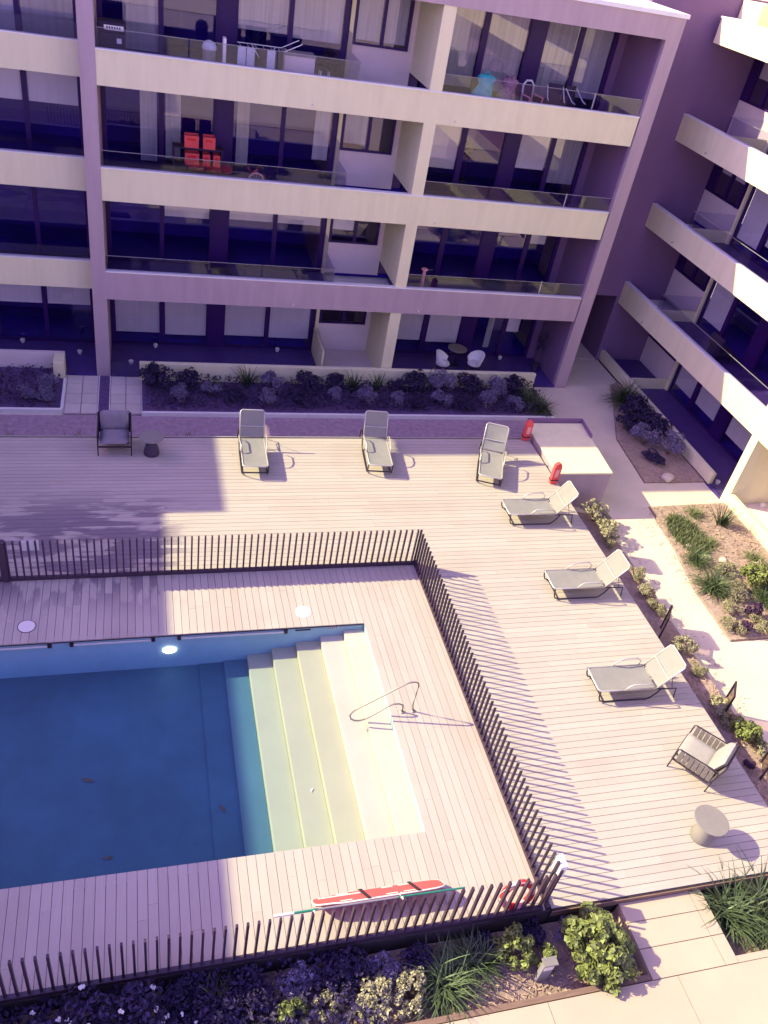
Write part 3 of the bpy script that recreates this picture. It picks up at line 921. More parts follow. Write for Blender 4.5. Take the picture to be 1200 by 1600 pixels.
# left bay, set back
for i, (a, b) in enumerate(BT):
    P_('parapet_band', 'cream', -8.5, -1.425, YL, YL + .16, a, b)
    P_('parapet_cap', 'white', -8.5, -1.425, YL - .012, YL + .18, b, b + .03)
    P_('soffit', 'white', -8.5, -1.425, YL + .161, YG + 2.6, a + .02, a + .2)
    P_('balcony_floor', 'balcfloor', -8.5, -1.425, YL + .161, YG, a + .2, FL[i + 1])
    P_('balustrade_glass', 'bal', -6.0, -1.44, YL + .08, YL + .092, b + .032, FL[i + 1] + .95)
P_('soffit', 'white', -8.5, -1.425, YL, YG + 2.6, 12.02, 12.2)
P_('top_band', 'cream', -8.5, -1.425, YL, YL + .2, 12.2, 12.63)
P_('terrace_floor', 'balcfloor', -8.5, -1.425, YL - .7, YG, -.02, FL[0])
P_('terrace_wall', 'niche', -8.5, -2.42, 26.05, 26.2, -.02, .62)
P_('terrace_wall', 'cream', -2.74, -2.40, 25.35, 26.0, -.02, .66, bevel=.02)
lb = [(.5, 'blind', .5), (0, 'blind', 0), (.42, 'blind', .42), (.92, 'curtain', .92)]
for i in range(4):
    z0, z1 = FL[i], CE[i]
    s, k, s2 = lb[i]
    opening('sliding_door', YG, [(-6.1, -4.65, s, k), (-4.55, -3.16, s, k), (-3.02, -1.62, s2, k)], z0, z1, -8.5, -1.425, fr=.09)
    P_('room_floor', 'room', -8.5, -1.425, YG + .07, YG + 2.58, z0 - .1, z0)
# garden-path doorway wall between the two blocks
# ------------------------------------------------------------------ right apartment building
RB = thing('apartment_building', 'cream banded apartment block with sunlit balcony fronts on the right', 'building', (20, 15, 0))
XF, XG = 18.5, 20.5
def Q_(name, m, *b, bevel=0):
    return B(*b).build(name, m, RB, bevel=bevel)
YN, YS = 28.05, -1.0
MB().box(18.36, 22.5, YN, YN + .25, -.02, 13.3).box(15.951, 18.36, YN, YN + .25, 2.85, 13.3).build('end_wall', 'shadewall', RB)
Q_('passage_floor', 'concrete', 15.96, 18.36, YN + .002, YN + 3.2, -.02, .03)
Q_('passage_back', 'shadewall', 15.96, 18.6, YN + 3.2, YN + 3.3, -.02, 3.1)
Q_('passage_side', 'shadewall', 18.361, 18.45, YN + .25, YN + 3.2, -.02, 2.85)
Q_('passage_ceiling', 'shadewall', 15.96, 18.4, YN + .251, YN + 3.2, 2.85, 3.0)
RBT = [(2.58, 3.46), (5.71, 6.54), (8.80, 9.66)]
RFL = [0.05, 3.0, 6.1, 9.2]
RCE = [2.58, 5.71, 8.80, 11.95]
for i, (a, b) in enumerate(RBT):
    Q_('parapet_band', 'cream', XF, XF + .16, YS, YN - .001, a, b)
    Q_('parapet_cap', 'white', XF - .01, XF + .18, YS, YN - .001, b, b + .03)
    Q_('soffit', 'white', XF + .161, XG + 2.2, YS, YN - .001, a + .02, a + .2)
    Q_('balcony_floor', 'balcfloor', XF + .161, XG, 18.45, 25.62, a + .2, RFL[i + 1])
    Q_('balcony_floor', 'niche', XF + .161, XG, YS, 18.1, a + .2, RFL[i + 1])
    MB().tube([(XF - .06, 26.0, a + .13), (XF + .05, 26.0, a + .14)], .02, 6).build('spout', 'grey', RB)
Q_('roof_band', 'cream', XF - .05, XF + .3, YS, 27.75, 11.95, 12.67)
Q_('roof_cap', 'white', XF - .08, XF + .5, YS, 27.78, 12.67, 12.72)
Q_('roof', 'cream', XF + .301, XG + 8, YS, YN - .001, 12.0, 12.62)
Q_('roof_hood', 'cream', 19.2, 20.0, 26.9, 28.0, 12.62, 13.25)
Q_('upper_storey', 'cream', 20.6, 28, YS, 29.5, 12.62, 15.4)
Q_('rear_mass', 'room', XG + 2.2, XG + 8, YS, YN, -.02, 12.0)
Q_('terrace_floor', 'balcfloor', XF, XG, 18.45, YN, -.02, RFL[0])
Q_('terrace_floor', 'niche', XF, XG, YS, 18.1, -.02, RFL[0])
for i in range(4):
    z0, z1 = RFL[i], RCE[i]
    Q_('party_wall', 'cream', XF + .02, XG + .2, 18.12, 18.44, RBT[i - 1][1] + .03 if i else -.02, z1 + .02)
    Q_('low_wall', 'niche', XG - .02, XG + .12, 25.72, YN - .002, z0, z0 + 1.15)
    Q_('upstand', 'cream', XF + .2, XG - .03, 25.62, 25.72, z0 - .1, z0 + .42)
    if i:
        Q_('balustrade_glass', 'bal', XF + .3, XG - .05, 25.66, 25.672, z0 + .42, z0 + 1.0)
        for (a, b) in ((18.47, 20.8), (20.83, 23.2), (23.23, 25.6)):
            w = Q_('balustrade_glass', 'bal', XF + .09, XF + .102, a, b, RBT[i - 1][1] + .031, z0 + 1.02)
            B(XF + .088, XF + .104, a, b, z0 + 1.021, z0 + 1.036).build('top_edge', 'grey', w)
        Q_('balustrade_glass', 'bal', XF + .09, XF + .102, 8.5, 18.1, RBT[i - 1][1] + .031, z0 + 1.02)
    opening('window', 0, [(25.98, 26.72, .5, 'blind'), (26.84, 27.6, .5, 'blind')], z0 + 1.15, z1, 25.86, YN - .002, xaxis=False, X=XG, par=RB)
    f = [.86, .0, .8, .8][i]
    opening('sliding_door', 0, [(18.5, 20.15, f), (20.29, 21.72, f * .98), (22.42, 23.88, f * .99), (24.08, 25.42, f if i == 0 else .9, 'blind')], z0, z1, 18.44, 25.6, xaxis=False, X=XG, par=RB)
    Q_('door_post', 'cream', XG - .14, XG - .05, 25.5, 25.62, z0, z1)
    Q_('door_pier', 'frame', XG - .06, XG - .041, 21.76, 22.38, z0, z1)
    opening('sliding_door', 0, [(10.5, 12.2, .3), (12.35, 14.0, .3), (14.1, 15.7, .3)], z0, z1, 10.4, 15.8, xaxis=False, X=XG, par=RB)
    Q_('end_panel', 'niche', XG - .05, XG + .1, 15.8, 18.11, z0, z1)
    Q_('room_floor', 'room', XG + .07, XG + 2.18, 8, YN - .01, z0 - .1, z0)
    Q_('room_wall', 'shadewall', XG - .05, XG + .1, YS, 10.4, z0, z1)
Q_('terrace_wall', 'cream', XF, XF + .17, 19.22, YN - .002, -.02, .47, bevel=.01)
Q_('terrace_wall', 'cream', XF, XF + .17, YS, 18.12, -.02, .45, bevel=.01)
Q_('terrace_gate', 'bal', XF + .06, XF + .075, 18.46, 19.2, .06, .55)
Q_('wall_light', 'lid', XF - .05, XF - .001, 17.4, 17.47, 2.9, 3.0)

# ------------------------------------------------------------------ the two blocks outside the frame that shade and close the courtyard
WB = thing('apartment_building', 'tall cream block closing the courtyard on the left, out of view, shading the pool', 'building', (-20, 15, 0))
MB().box(-40, -14.65, -30, 13.6, -.02, 12.6).build('wall', 'cream', WB)
MB().box(-40, -15.4, 13.6, 23.0, -.02, 12.6).build('wall', 'cream', WB)
MB().box(-40, -13.85, 23.0, 50, -.02, 12.6).build('wall', 'cream', WB)
# ------------------------------------------------------------------ plants
def leafcloud(n, rx, ry, rz, lf, rnd, clumps=9, cz=0, wide=.55, cr=(.26, .46)):
    mb = MB()
    vs, fs = [], []
    cs = []
    for _ in range(clumps):
        a, e = rnd.uniform(0, 6.283), math.asin(rnd.uniform(-.25, 1))
        k = rnd.uniform(.45, .82)
        cs.append((Vector((math.cos(a) * math.cos(e) * rx * k, math.sin(a) * math.cos(e) * ry * k, math.sin(e) * rz * k)), rnd.uniform(*cr)))
    for i in range(n):
        c, cr = cs[i % clumps]
        d = Vector((rnd.gauss(0, 1), rnd.gauss(0, 1), rnd.gauss(.35, 1))).normalized()
        q = c + Vector((d.x * rx, d.y * ry, d.z * rz)) * cr * rnd.uniform(.72, 1.05)
        q.z = max(q.z, -rz * .55)
        nrm = (d + Vector((rnd.gauss(0, .5), rnd.gauss(0, .5), rnd.gauss(.3, .5)))).normalized()
        u = nrm.orthogonal().normalized()
        u = (Matrix.Rotation(rnd.uniform(0, 6.28), 3, nrm) @ u)
        v = nrm.cross(u)
        s = lf * rnd.uniform(.6, 1.25)
        b = len(vs)
        vs += [q - u * s * .5, q + v * s * wide * .5 + nrm * s * .10, q + u * s * .55 - nrm * s * .12, q - v * s * wide * .5 + nrm * s * .10]
        fs += [(b, b + 1, b + 2), (b, b + 2, b + 3)]
    for q in vs:
        q.z += cz
    return mb.add(vs, fs)
def blades(n, ln, rnd, wd=.018, droop=1.0, spread=.14, up=.9):
    mb = MB()
    for i in range(n):
        a = rnd.uniform(0, 6.283)
        el = rnd.uniform(.25, 1.45) if up < 1 else rnd.uniform(.75, 1.5)
        L = ln * rnd.uniform(.55, 1.1)
        p = Vector((rnd.gauss(0, spread), rnd.gauss(0, spread), 0))
        h = Vector((math.cos(a), math.sin(a), 0))
        side = Vector((-h.y, h.x, 0))
        vs, fs = [], []
        seg = 5
        th = el
        for k in range(seg + 1):
            wv = wd * (1 - (k / seg) ** 1.6) + .002
            vs += [p - side * wv, p + side * wv]
            st = L / seg
            p = p + (h * math.cos(th) + Vector((0, 0, 1)) * math.sin(th)) * st
            th -= droop * rnd.uniform(.18, .34)
            p.z = max(p.z, .01)
        fs = [(2 * k, 2 * k + 1, 2 * k + 3, 2 * k + 2) for k in range(seg)]
        mb.add(vs, fs)
    return mb
def stems(rnd, h, r, k=5):
    mb = MB()
    for i in range(k):
        a = rnd.uniform(0, 6.28)
        mb.tube([(rnd.gauss(0, .02), rnd.gauss(0, .02), 0), (r * .3 * math.cos(a), r * .3 * math.sin(a), h * .4), (r * .65 * math.cos(a), r * .65 * math.sin(a), h * .8)], [.014, .011, .006], 5)
    return mb
PROTO = {}
def proto(kind):
    """build one of each kind of plant out of sight of nothing: the first use moves it, later uses copy it"""
    rnd = random.Random(hash(kind) % 1000 if False else sum(map(ord, kind)))
    t = thing({'strap': 'grass_clump', 'strapl': 'grass_clump', 'spiky': 'spiky_plant'}.get(kind[:-1] if kind[-1].isdigit() else kind, 'shrub'), 'x', 'plant', (0, 0, 0))
    k = kind.rstrip('0123456789')
    if k == 'strap':
        blades(230, .85, rnd, .013, 1.0, .10).build('foliage', 'lom', t, local=True)
    elif k == 'strapl':
        t['category'] = 'plant'
        blades(190, .62, rnd, .011, 1.0, .12).build('foliage', 'lomlt', t, local=True)
    elif k == 'spiky':
        blades(60, .62, rnd, .016, .25, .05, 1).build('foliage', 'lom', t, local=True)
    elif k == 'tuft':
        t.name = 'grass_clump'
        blades(60, .32, rnd, .008, .8, .05).build('foliage', 'lomlt', t, local=True)
    elif k == 'big':
        leafcloud(3600, .74, .60, .62, .105, rnd, 50, .42, .85, (.15, .25)).build('foliage', 'leafg', t, local=True)
        stems(rnd, .6, .5, 8).build('stem', 'stem', t, local=True)
    elif k == 'green':
        leafcloud(1000, .42, .38, .42, .08, rnd, 20, .30, .8, (.18, .30)).build('foliage', 'leafg', t, local=True)
        stems(rnd, .4, .3).build('stem', 'stem', t, local=True)
    elif k == 'pale':
        leafcloud(1500, .46, .36, .36, .055, rnd, 40, .24, .75, (.13, .22)).build('foliage', 'leafp', t, local=True)
        stems(rnd, .35, .3).build('stem', 'stem', t, local=True)
    elif k == 'dark':
        leafcloud(1000, .46, .42, .40, .085, rnd, 13, .30, .6).build('foliage', 'leaf_shade', t, local=True)
        stems(rnd, .45, .35).build('stem', 'stem', t, local=True)
    elif k == 'soft':
        leafcloud(900, .40, .38, .36, .085, rnd, 12, .28, .35).build('foliage', 'softleaf_shade', t, local=True)
        stems(rnd, .4, .3).build('stem', 'stem', t, local=True)
    elif k == 'purple':
        leafcloud(420, .26, .24, .24, .08, rnd, 7, .18, .6).build('foliage', 'purpl', t, local=True)
        stems(rnd, .25, .2, 3).build('stem', 'stem', t, local=True)
    elif k == 'dry':
        leafcloud(700, .34, .3, .2, .08, rnd, 10, .12, .25).build('foliage', 'leafp', t, local=True)
        stems(rnd, .25, .25, 6).build('stem', 'stem', t, local=True)
    elif k == 'flower':
        leafcloud(1500, .62, .52, .55, .085, rnd, 18, .5, .6).build('foliage', 'leaf_shade', t, local=True)
        stems(rnd, .7, .5, 6).build('stem', 'stem', t, local=True)
        for j in range(7):
            a, e = rnd.uniform(0, 6.28), rnd.uniform(.35, 1.4)
            c = Vector((math.cos(a) * math.cos(e) * .62, math.sin(a) * math.cos(e) * .52, .52 + math.sin(e) * .56))
            leafcloud(24, .04, .04, .035, .04, rnd, 3, 0, .9).build('flower', 'petal', t, local=True).location = c
    return t
used = {}
def plant(kind, x, y, z, label, group=None, s=1.0, rz=None, cat=None, name=None):
    rz = random.uniform(0, 6.28) if rz is None else rz
    if kind not in PROTO:
        PROTO[kind] = proto(kind)
        t = PROTO[kind]
        t.location = (x, y, z)
        t.rotation_euler = (0, 0, rz)
        t.scale = (s, s, s) if isinstance(s, (int, float)) else s
        t['label'] = label
        if group:
            t['group'] = group
    else:
        t = dup(PROTO[kind], (x, y, z), rz, label, None, s)
        if group:
            t['group'] = group
        elif 'group' in t.keys():
            del t['group']
    if cat:
        t['category'] = cat
    if name:
        t.name = name
    return t

# long planter in front of the back building (all in shade)
GD = 'shaded shrubs of the long planting bed'
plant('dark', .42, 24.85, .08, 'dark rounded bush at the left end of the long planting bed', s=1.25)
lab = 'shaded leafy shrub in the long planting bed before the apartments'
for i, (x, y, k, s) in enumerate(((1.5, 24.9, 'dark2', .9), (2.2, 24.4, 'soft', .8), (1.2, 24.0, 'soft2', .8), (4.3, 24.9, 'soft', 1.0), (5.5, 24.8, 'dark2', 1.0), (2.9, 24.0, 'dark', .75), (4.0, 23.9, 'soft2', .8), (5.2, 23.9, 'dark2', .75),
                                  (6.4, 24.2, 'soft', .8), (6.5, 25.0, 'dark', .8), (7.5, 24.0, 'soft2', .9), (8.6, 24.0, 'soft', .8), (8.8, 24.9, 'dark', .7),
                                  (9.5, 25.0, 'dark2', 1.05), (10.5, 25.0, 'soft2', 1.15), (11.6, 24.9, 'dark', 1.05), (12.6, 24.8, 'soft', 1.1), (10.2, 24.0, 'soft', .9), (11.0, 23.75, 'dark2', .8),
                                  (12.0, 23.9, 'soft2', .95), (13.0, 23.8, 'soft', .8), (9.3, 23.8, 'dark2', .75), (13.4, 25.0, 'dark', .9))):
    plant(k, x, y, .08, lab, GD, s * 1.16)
for x, y, l_ in ((3.45, 25.1, 'spiky tall plant behind the first lounger in the long planting bed'), (7.15, 24.9, 'spiky grass left of the cream pillar in the long planting bed'), (8.05, 24.85, 'spiky grass right under the cream pillar in the long planting bed')):
    plant('spiky', x, y, .1, l_, s=1.25)
for x, y, l_ in ((13.75, 24.35, 'big strappy clump at the right end of the long planting bed'), (14.0, 23.75, 'trailing strappy clump at the front right corner of the long planting bed')):
    plant('strap2', x, y, .1, l_, s=.95)
plant('spiky2', 2.35, 24.7, .1, 'thin bare spiky plant left of the first lounger in the long planting bed', s=.9)
rnd = random.Random(31)
def carpet(n, x0, x1, y0, y1, z, h, lf, m, lab):
    mb = MB()
    for i in range(n):
        q = Vector((rnd.uniform(x0, x1), rnd.uniform(y0, y1), z + h * rnd.random() ** .7))
        nrm = Vector((rnd.gauss(0, .6), rnd.gauss(0, .6), 1)).normalized()
        u = (Matrix.Rotation(rnd.uniform(0, 6.28), 3, nrm) @ nrm.orthogonal()).normalized()
        v = nrm.cross(u)
        k = lf * rnd.uniform(.6, 1.3)
        mb.add([q - u * k * .5, q + v * k * .3, q + u * k * .5 - nrm * k * .15, q - v * k * .3], [(0, 1, 2), (0, 2, 3)])
    return props(mb.build('groundcover', m), lab, 'groundcover', kind='stuff')
carpet(5200, .15, 14.3, 23.45, 25.3, .12, .30, .11, 'leaf_shade', 'low dark leaves filling the long planting bed between the shrubs')
carpet(1500, -8, -2.55, 23.55, 25.9, .1, .22, .11, 'leaf_shade', 'low dark leaves covering the bed at far left')
carpet(3600, -4, 3.4, 4.55, 5.72, .72, .42, .10, 'leaf_shade', 'dense dark leaves under the near pool fence at lower left')
# left bed
for x, y, l_ in ((-3.46, 23.95, 'pale grey bush at the left of the dark corner bed'), (-2.85, 24.65, 'pale grey bush closest to the left paved entry in the dark corner bed'), (-2.9, 23.85, 'pale grey bush at the front of the dark corner bed')):
    plant('soft2', x, y, .06, l_, s=.85)
# weeds by the gravel strip
for x, l_ in ((-1.9, 'weeds growing behind the deck edge left of the shaded armchair'), (1.2, 'small weeds behind the deck edge right of the cone side table'), (-3.6, 'weeds behind the deck edge at the far left')):
    plant('tuft', x, 21.05, .05, l_, s=(2.4, .8, 3.2))
# right building bed
for x, y, k, s, l_ in ((17.95, 24.5, 'strap3', 1.35, 'dark strappy clump at the far end of the bed by the right block'), (17.7, 23.3, 'dark', 1.45, 'dark bush second from the far end of the bed by the right block'),
                       (17.85, 22.2, 'dark2', 1.4, 'dark bush against the terrace wall in the bed by the right block'), (17.2, 21.6, 'soft', 1.45, 'soft grey bush on the path side of the bed by the right block'),
                       (17.9, 21.0, 'soft2', 1.4, 'soft grey bush nearest the sunlit end of the bed by the right block'), (17.05, 22.5, 'dark', 1.1, 'small dark bush spilling over the shaded path')):
    plant(k, x, y, .04, l_, s=s)
plant('dark2', 17.1, 20.6, .04, 'low dark groundcover before the grey bushes in the bed by the right block', s=(1.2, .9, .45))
def rock(x, y, z, s, lab):
    rnd = random.Random(int(x * 100))
    bm = bmesh.new()
    bmesh.ops.create_icosphere(bm, subdivisions=2, radius=1)
    for v in bm.verts:
        v.co *= 1 + rnd.uniform(-.18, .18)
        v.co = Vector((v.co.x * s, v.co.y * s * .8, v.co.z * s * .6))
    me = bpy.data.meshes.new('rock')
    bm.to_mesh(me)
    bm.free()
    me.materials.append(M['rock'])
    o = bpy.data.objects.new('rock', me)
    C.objects.link(o)
    o.location = (x, y, z + s * .3)
    props(o, lab, 'rock')
rock(17.02, 19.5, .05, .24, 'pale boulder at the sunlit end of the bed by the right block')
rock(16.15, 15.5, .06, .14, 'small pale stone between the grass clumps in the sunny garden bed')
rock(15.85, 16.05, .06, .12, 'small white stone at the edge of the feathery groundcover')
rock(16.6, 15.3, .08, .15, 'dark shaded stone behind the big clump in the sunny garden bed')

# sunny garden bed
rnd = random.Random(12)
mb = MB()
for i in range(2300):
    a, r = rnd.uniform(0, 6.28), math.sqrt(rnd.random())
    x, y = 16.12 + .52 * r * math.cos(a) + rnd.gauss(0, .05), 16.55 + .95 * r * math.sin(a) + rnd.gauss(0, .05)
    h = rnd.uniform(.10, .26)
    d = Vector((rnd.gauss(0, .5), rnd.gauss(0, .5), 1)).normalized() * h
    s = Vector((rnd.gauss(0, 1), rnd.gauss(0, 1), 0)).normalized() * .014
    q = Vector((x, y, .05))
    mb.add([q - s, q + s, q + d + s * .3, q + d - s * .3], [(0, 1, 2, 3)])
props(mb.build('groundcover', 'lawn'), 'feathery pale green groundcover patch in the sunny garden bed', 'groundcover', kind='stuff')
plant('strap', 15.72, 15.35, .06, 'medium strappy clump beside the feathery groundcover', s=.75)
plant('strap3', 15.55, 14.2, .06, 'large strappy clump leaning over the pale path in the sunny garden bed', s=1.05)
plant('strapl', 16.9, 17.5, .08, 'sparse grass tuft at the back of the sunny garden bed', s=.7)
plant('spiky', 17.6, 16.95, .08, 'upright spiky plant with a long shadow in the sunny garden bed', s=1.35)
plant('strapl2', 17.7, 15.3, .1, 'low grass tuft near the sunlit terrace wall', s=.7)
for x, y, k, s, l_ in ((16.9, 14.2, 'green', 1.15, 'bright green shrub at the right edge of the sunny garden bed'), (16.9, 13.6, 'strap2', .7, 'green strappy clump under the bright shrub in the sunny garden bed'), (16.35, 14.7, 'dry', 1.1, 'straggly dry shrub behind the large strappy clump'),
                       (15.6, 13.3, 'dry', .9, 'dry twiggy plant at the path edge of the sunny garden bed'), (15.25, 12.65, 'dry2', 1.0, 'dry twiggy plant at the lower corner of the sunny garden bed'), (16.1, 12.7, 'dry2', 1.0, 'dry twiggy plant at the lower right of the sunny garden bed'),
                       (16.15, 13.15, 'purple', 1.0, 'dark purple plant among dry shrubs in the sunny garden bed'), (17.4, 13.9, 'strap', .8, 'strappy clump at the right border of the picture'), (17.5, 14.6, 'dry', 1.2, 'straggly dry shrub by the sunlit terrace wall'), (16.2, 13.9, 'dry2', 1.2, 'straggly dry shrub left of the bright green one in the sunny garden bed'), (17.2, 13.0, 'dry', 1.2, 'dry twiggy shrub at the right border below the bright one'), (16.6, 16.1, 'strapl2', .6, 'small grass tuft right of the feathery groundcover'), (15.6, 12.55, 'purple', .8, 'dark purple plant at the lower end of the sunny garden bed')):
    plant(k, x, y, .06, l_, s=s * 1.18)
# narrow strip beside the deck
for x, y, z, k, s, l_ in ((13.2, 17.35, .1, 'pale', 1.0, 'pale leafy shrub at the foot of the concrete landing'), (13.25, 16.6, .1, 'pale2', .9, 'pale shrub beside the deck just below the landing'), (13.1, 16.2, .1, 'dry', .7, 'low twiggy shrub beside the fourth lounger'),
                          (13.25, 14.75, .15, 'dry', .8, 'thin dry plant behind the middle right lounger'), (13.2, 14.0, .15, 'pale', .6, 'small pale shrub below the middle right lounger'), (13.2, 13.4, .2, 'dry2', .8, 'dry tufts along the deck above the dark screen'),
                          (13.15, 11.9, .2, 'pale2', .7, 'small pale shrub beside the dark screen next to the deck'), (13.1, 11.2, .2, 'dry', .7, 'dry plant behind the lounger nearest the rope armchair'),
                          (12.95, 9.95, .25, 'pale2', .7, 'grey green shrub in the strip above the rope armchair'), (13.05, 9.55, .25, 'dry2', .8, 'grey twiggy shrub in the strip right above the bright green one'), (13.1, 9.15, .25, 'green', .8, 'bright green shrub in the strip behind the rope armchair'),
                          (13.35, 8.8, .25, 'pale', .5, 'little grey shrub on the path edge behind the rope armchair'), (12.8, 8.4, .3, 'purple', .5, 'small dark purple plant in mulch behind the rope armchair')):
    plant(k, x, y, z, l_, s=s * 1.28)
# foreground beds
plant('big', 7.15, 5.02, .68, 'big rounded glossy green shrub at the corner of the terrace', s=(1.12, 1.05, 1.0))
plant('green', 5.75, 5.25, .68, 'bright green shrub left of the grey bollard light', s=.95)
plant('green2', 6.25, 5.05, .68, 'small bright green shrub between bollard light and big shrub', s=.7)
plant('strap', 4.45, 5.00, .68, 'large strappy clump in the foreground bed, sunlit', s=1.0)
plant('strap2', 5.0, 5.25, .68, 'upright strappy clump right of the large one in the foreground bed', s=.8)
plant('spiky', 5.25, 5.2, .68, 'spiky upright blades beside the mulch in the foreground bed', s=1.0)
for x, y, s, l_ in ((3.85, 4.95, 1.0, 'pale rosette bush against the large strappy clump'), (3.25, 4.92, 1.05, 'pale rosette bush in the middle of the foreground'), (2.55, 5.0, .75, 'smaller pale rosette bush at the left of the pale row')):
    plant('pale' if s > 1 else 'pale2', x, y, .68, l_, s=s)
plant('green2', 1.95, 4.95, .68, 'small green bush at the left end of the sunlit foreground plants', s=.75)
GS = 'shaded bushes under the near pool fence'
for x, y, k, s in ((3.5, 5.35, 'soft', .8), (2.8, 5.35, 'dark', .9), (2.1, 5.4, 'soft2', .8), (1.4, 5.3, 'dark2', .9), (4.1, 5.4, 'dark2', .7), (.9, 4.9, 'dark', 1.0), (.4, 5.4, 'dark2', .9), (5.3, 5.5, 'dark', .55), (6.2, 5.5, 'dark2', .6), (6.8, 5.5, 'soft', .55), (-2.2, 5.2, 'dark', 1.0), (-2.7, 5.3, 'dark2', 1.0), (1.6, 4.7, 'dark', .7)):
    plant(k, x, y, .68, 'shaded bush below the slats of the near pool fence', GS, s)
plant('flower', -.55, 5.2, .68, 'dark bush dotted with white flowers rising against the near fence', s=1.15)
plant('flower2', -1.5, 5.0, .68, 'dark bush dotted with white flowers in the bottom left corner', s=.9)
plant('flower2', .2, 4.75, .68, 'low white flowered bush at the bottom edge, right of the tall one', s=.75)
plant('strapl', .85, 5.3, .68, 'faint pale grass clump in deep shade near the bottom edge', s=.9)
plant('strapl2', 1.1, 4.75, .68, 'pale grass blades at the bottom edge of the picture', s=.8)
for x, y, k, s, l_ in ((10.05, 5.35, 'strap', 1.25, 'huge dark green strappy clump at the corner of the lower right bed'), (10.75, 5.3, 'strap3', 1.3, 'huge dark green strappy clump at the right border of the lower right bed'), (10.85, 4.95, 'strap2', 1.05, 'green strappy clump spilling over the terrace edge at lower right'), (9.9, 5.75, 'strapl', .8, 'thin grass blades against the edge of the deck at lower right'), (10.5, 5.85, 'strapl2', .9, 'thin pale grass between the deck and the huge clumps')):
    plant(k, x, y, .6, l_, s=s)
# leaf litter in the foreground mulch
rnd = random.Random(5)
mb = MB()
for i in range(1500):
    x, y = rnd.uniform(1.5, 7.9), rnd.uniform(4.52, 5.65)
    q = Vector((x, y, .715 + rnd.uniform(0, .02)))
    a = rnd.uniform(0, 6.28)
    u, v = Vector((math.cos(a), math.sin(a), rnd.uniform(-.3, .3))) * rnd.uniform(.03, .07), Vector((-math.sin(a), math.cos(a), 0)) * .010
    mb.add([q - u - v, q + u - v, q + u + v, q - u + v], [(0, 1, 2, 3)])
for i in range(900):
    x, y = rnd.uniform(12.2, 13.35), rnd.uniform(6.5, 12)
    q = Vector((x, y, .09 + .34 * (18.1 - y) / 12.4))
    a = rnd.uniform(0, 6.28)
    u, v = Vector((math.cos(a), math.sin(a), rnd.uniform(-.3, .3))) * rnd.uniform(.03, .07), Vector((-math.sin(a), math.cos(a), 0)) * .010
    mb.add([q - u - v, q + u - v, q + u + v, q - u + v], [(0, 1, 2, 3)])
for i in range(1500):
    x, y = rnd.uniform(15.3, 18.3), rnd.uniform(12.4, 18)
    q = Vector((x, y, .075 + .10 * max(0, x - 15.5) / 3))
    a = rnd.uniform(0, 6.28)
    u, v = Vector((math.cos(a), math.sin(a), rnd.uniform(-.3, .3))) * rnd.uniform(.03, .08), Vector((-math.sin(a), math.cos(a), 0)) * .010
    mb.add([q - u - v, q + u - v, q + u + v, q - u + v], [(0, 1, 2, 3)])
for i in range(260):
    t_ = rnd.random()
    x, y = (13.75 + abs(rnd.gauss(0, .22)), rnd.uniform(9.5, 17)) if t_ < .6 else (15.2 - abs(rnd.gauss(0, .22)) + .03 * 0, rnd.uniform(12.3, 17.5))
    q = Vector((x, y, .008))
    a = rnd.uniform(0, 6.28)
    u, v = Vector((math.cos(a), math.sin(a), .1)) * rnd.uniform(.02, .05), Vector((-math.sin(a), math.cos(a), 0)) * .008
    mb.add([q - u - v, q + u - v, q + u + v, q - u + v], [(0, 1, 2, 3)])
M['litter'] = mat('bark_chip', (.42, .29, .21), .9, .2, 3, island=.45)
props(mb.build('bark_chips', 'litter'), 'loose bark chips scattered over the garden beds', 'mulch', kind='stuff')

# ------------------------------------------------------------------ bollard lights and low screens
def bscreen(x, y, z, lab):
    t = thing('garden_screen', lab, 'screen', (x, y, z), R(-37), group='low framed screens beside the deck')
    MB().box(-.02, .02, -.025, .025, -.05, .82).build('post', 'metal', t, local=True)
    MB().box(-.02, .02, .475, .525, -.05, .82).build('post', 'metal', t, local=True)
    MB().box(-.02, .02, .0251, .4749, .78, .82).build('top_bar', 'metal', t, local=True)
    MB().box(-.006, .006, .0251, .4749, .12, .78).build('panel', 'screen', t, local=True)
bscreen(12.70, 12.35, .2, 'low dark framed screen in the strip between two right loungers')
bscreen(12.95, 9.75, .26, 'low framed screen hidden among shrubs above the rope armchair')
bscreen(12.85, 8.05, .32, 'low dark framed screen at the right border beside the rope armchair')
t = thing('bollard_light', 'grey flat bollard light among the foreground shrubs', 'bollard', (6.12, 4.85, .68))
MB().box(-.10, .10, -.045, .045, 0, .62).build('post', 'grey', t, local=True, bevel=.01)
MB().box(-.12, .12, -.07, .07, .62, .66).build('cap', 'table', t, local=True)
MB().box(-.08, .08, -.052, -.046, .44, .58).build('lens', 'lid', t, local=True)

# ------------------------------------------------------------------ balcony and terrace objects
def pot(x, y, z, lab):
    t = thing('ground_lamp', lab, 'lamp', (x, y, z), group='small white lamps on the terraces')
    MB().lathe([(.05, 0), (.06, .02), (.085, .12), (.08, .13)], seg=14).build('lamp_body', 'white', t, local=True)
    MB().lathe([(.035, .13), (.05, .15), (.0, .17)], seg=12).build('lens', 'lid', t, local=True)
pot(.5, 27.75, .05, 'small white lamp at the foot of the leftmost blind on the ground floor')
pot(-.34, 26.5, .05, 'small white lamp near the right paved entry')
pot(4.87, 27.75, .05, 'small white lamp at the foot of the blind nearest the side screen')
pot(13.85, 27.7, .05, 'small white lamp behind the tub chairs on the right terrace')
pot(-2.02, 27.1, .05, 'small white lamp on the terrace left of the taupe column')
pot(-3.9, 27.8, .05, 'small white lamp at the far left terrace door')
pot(18.85, 19.2, .05, 'small white lamp behind the glass gate of the right block')
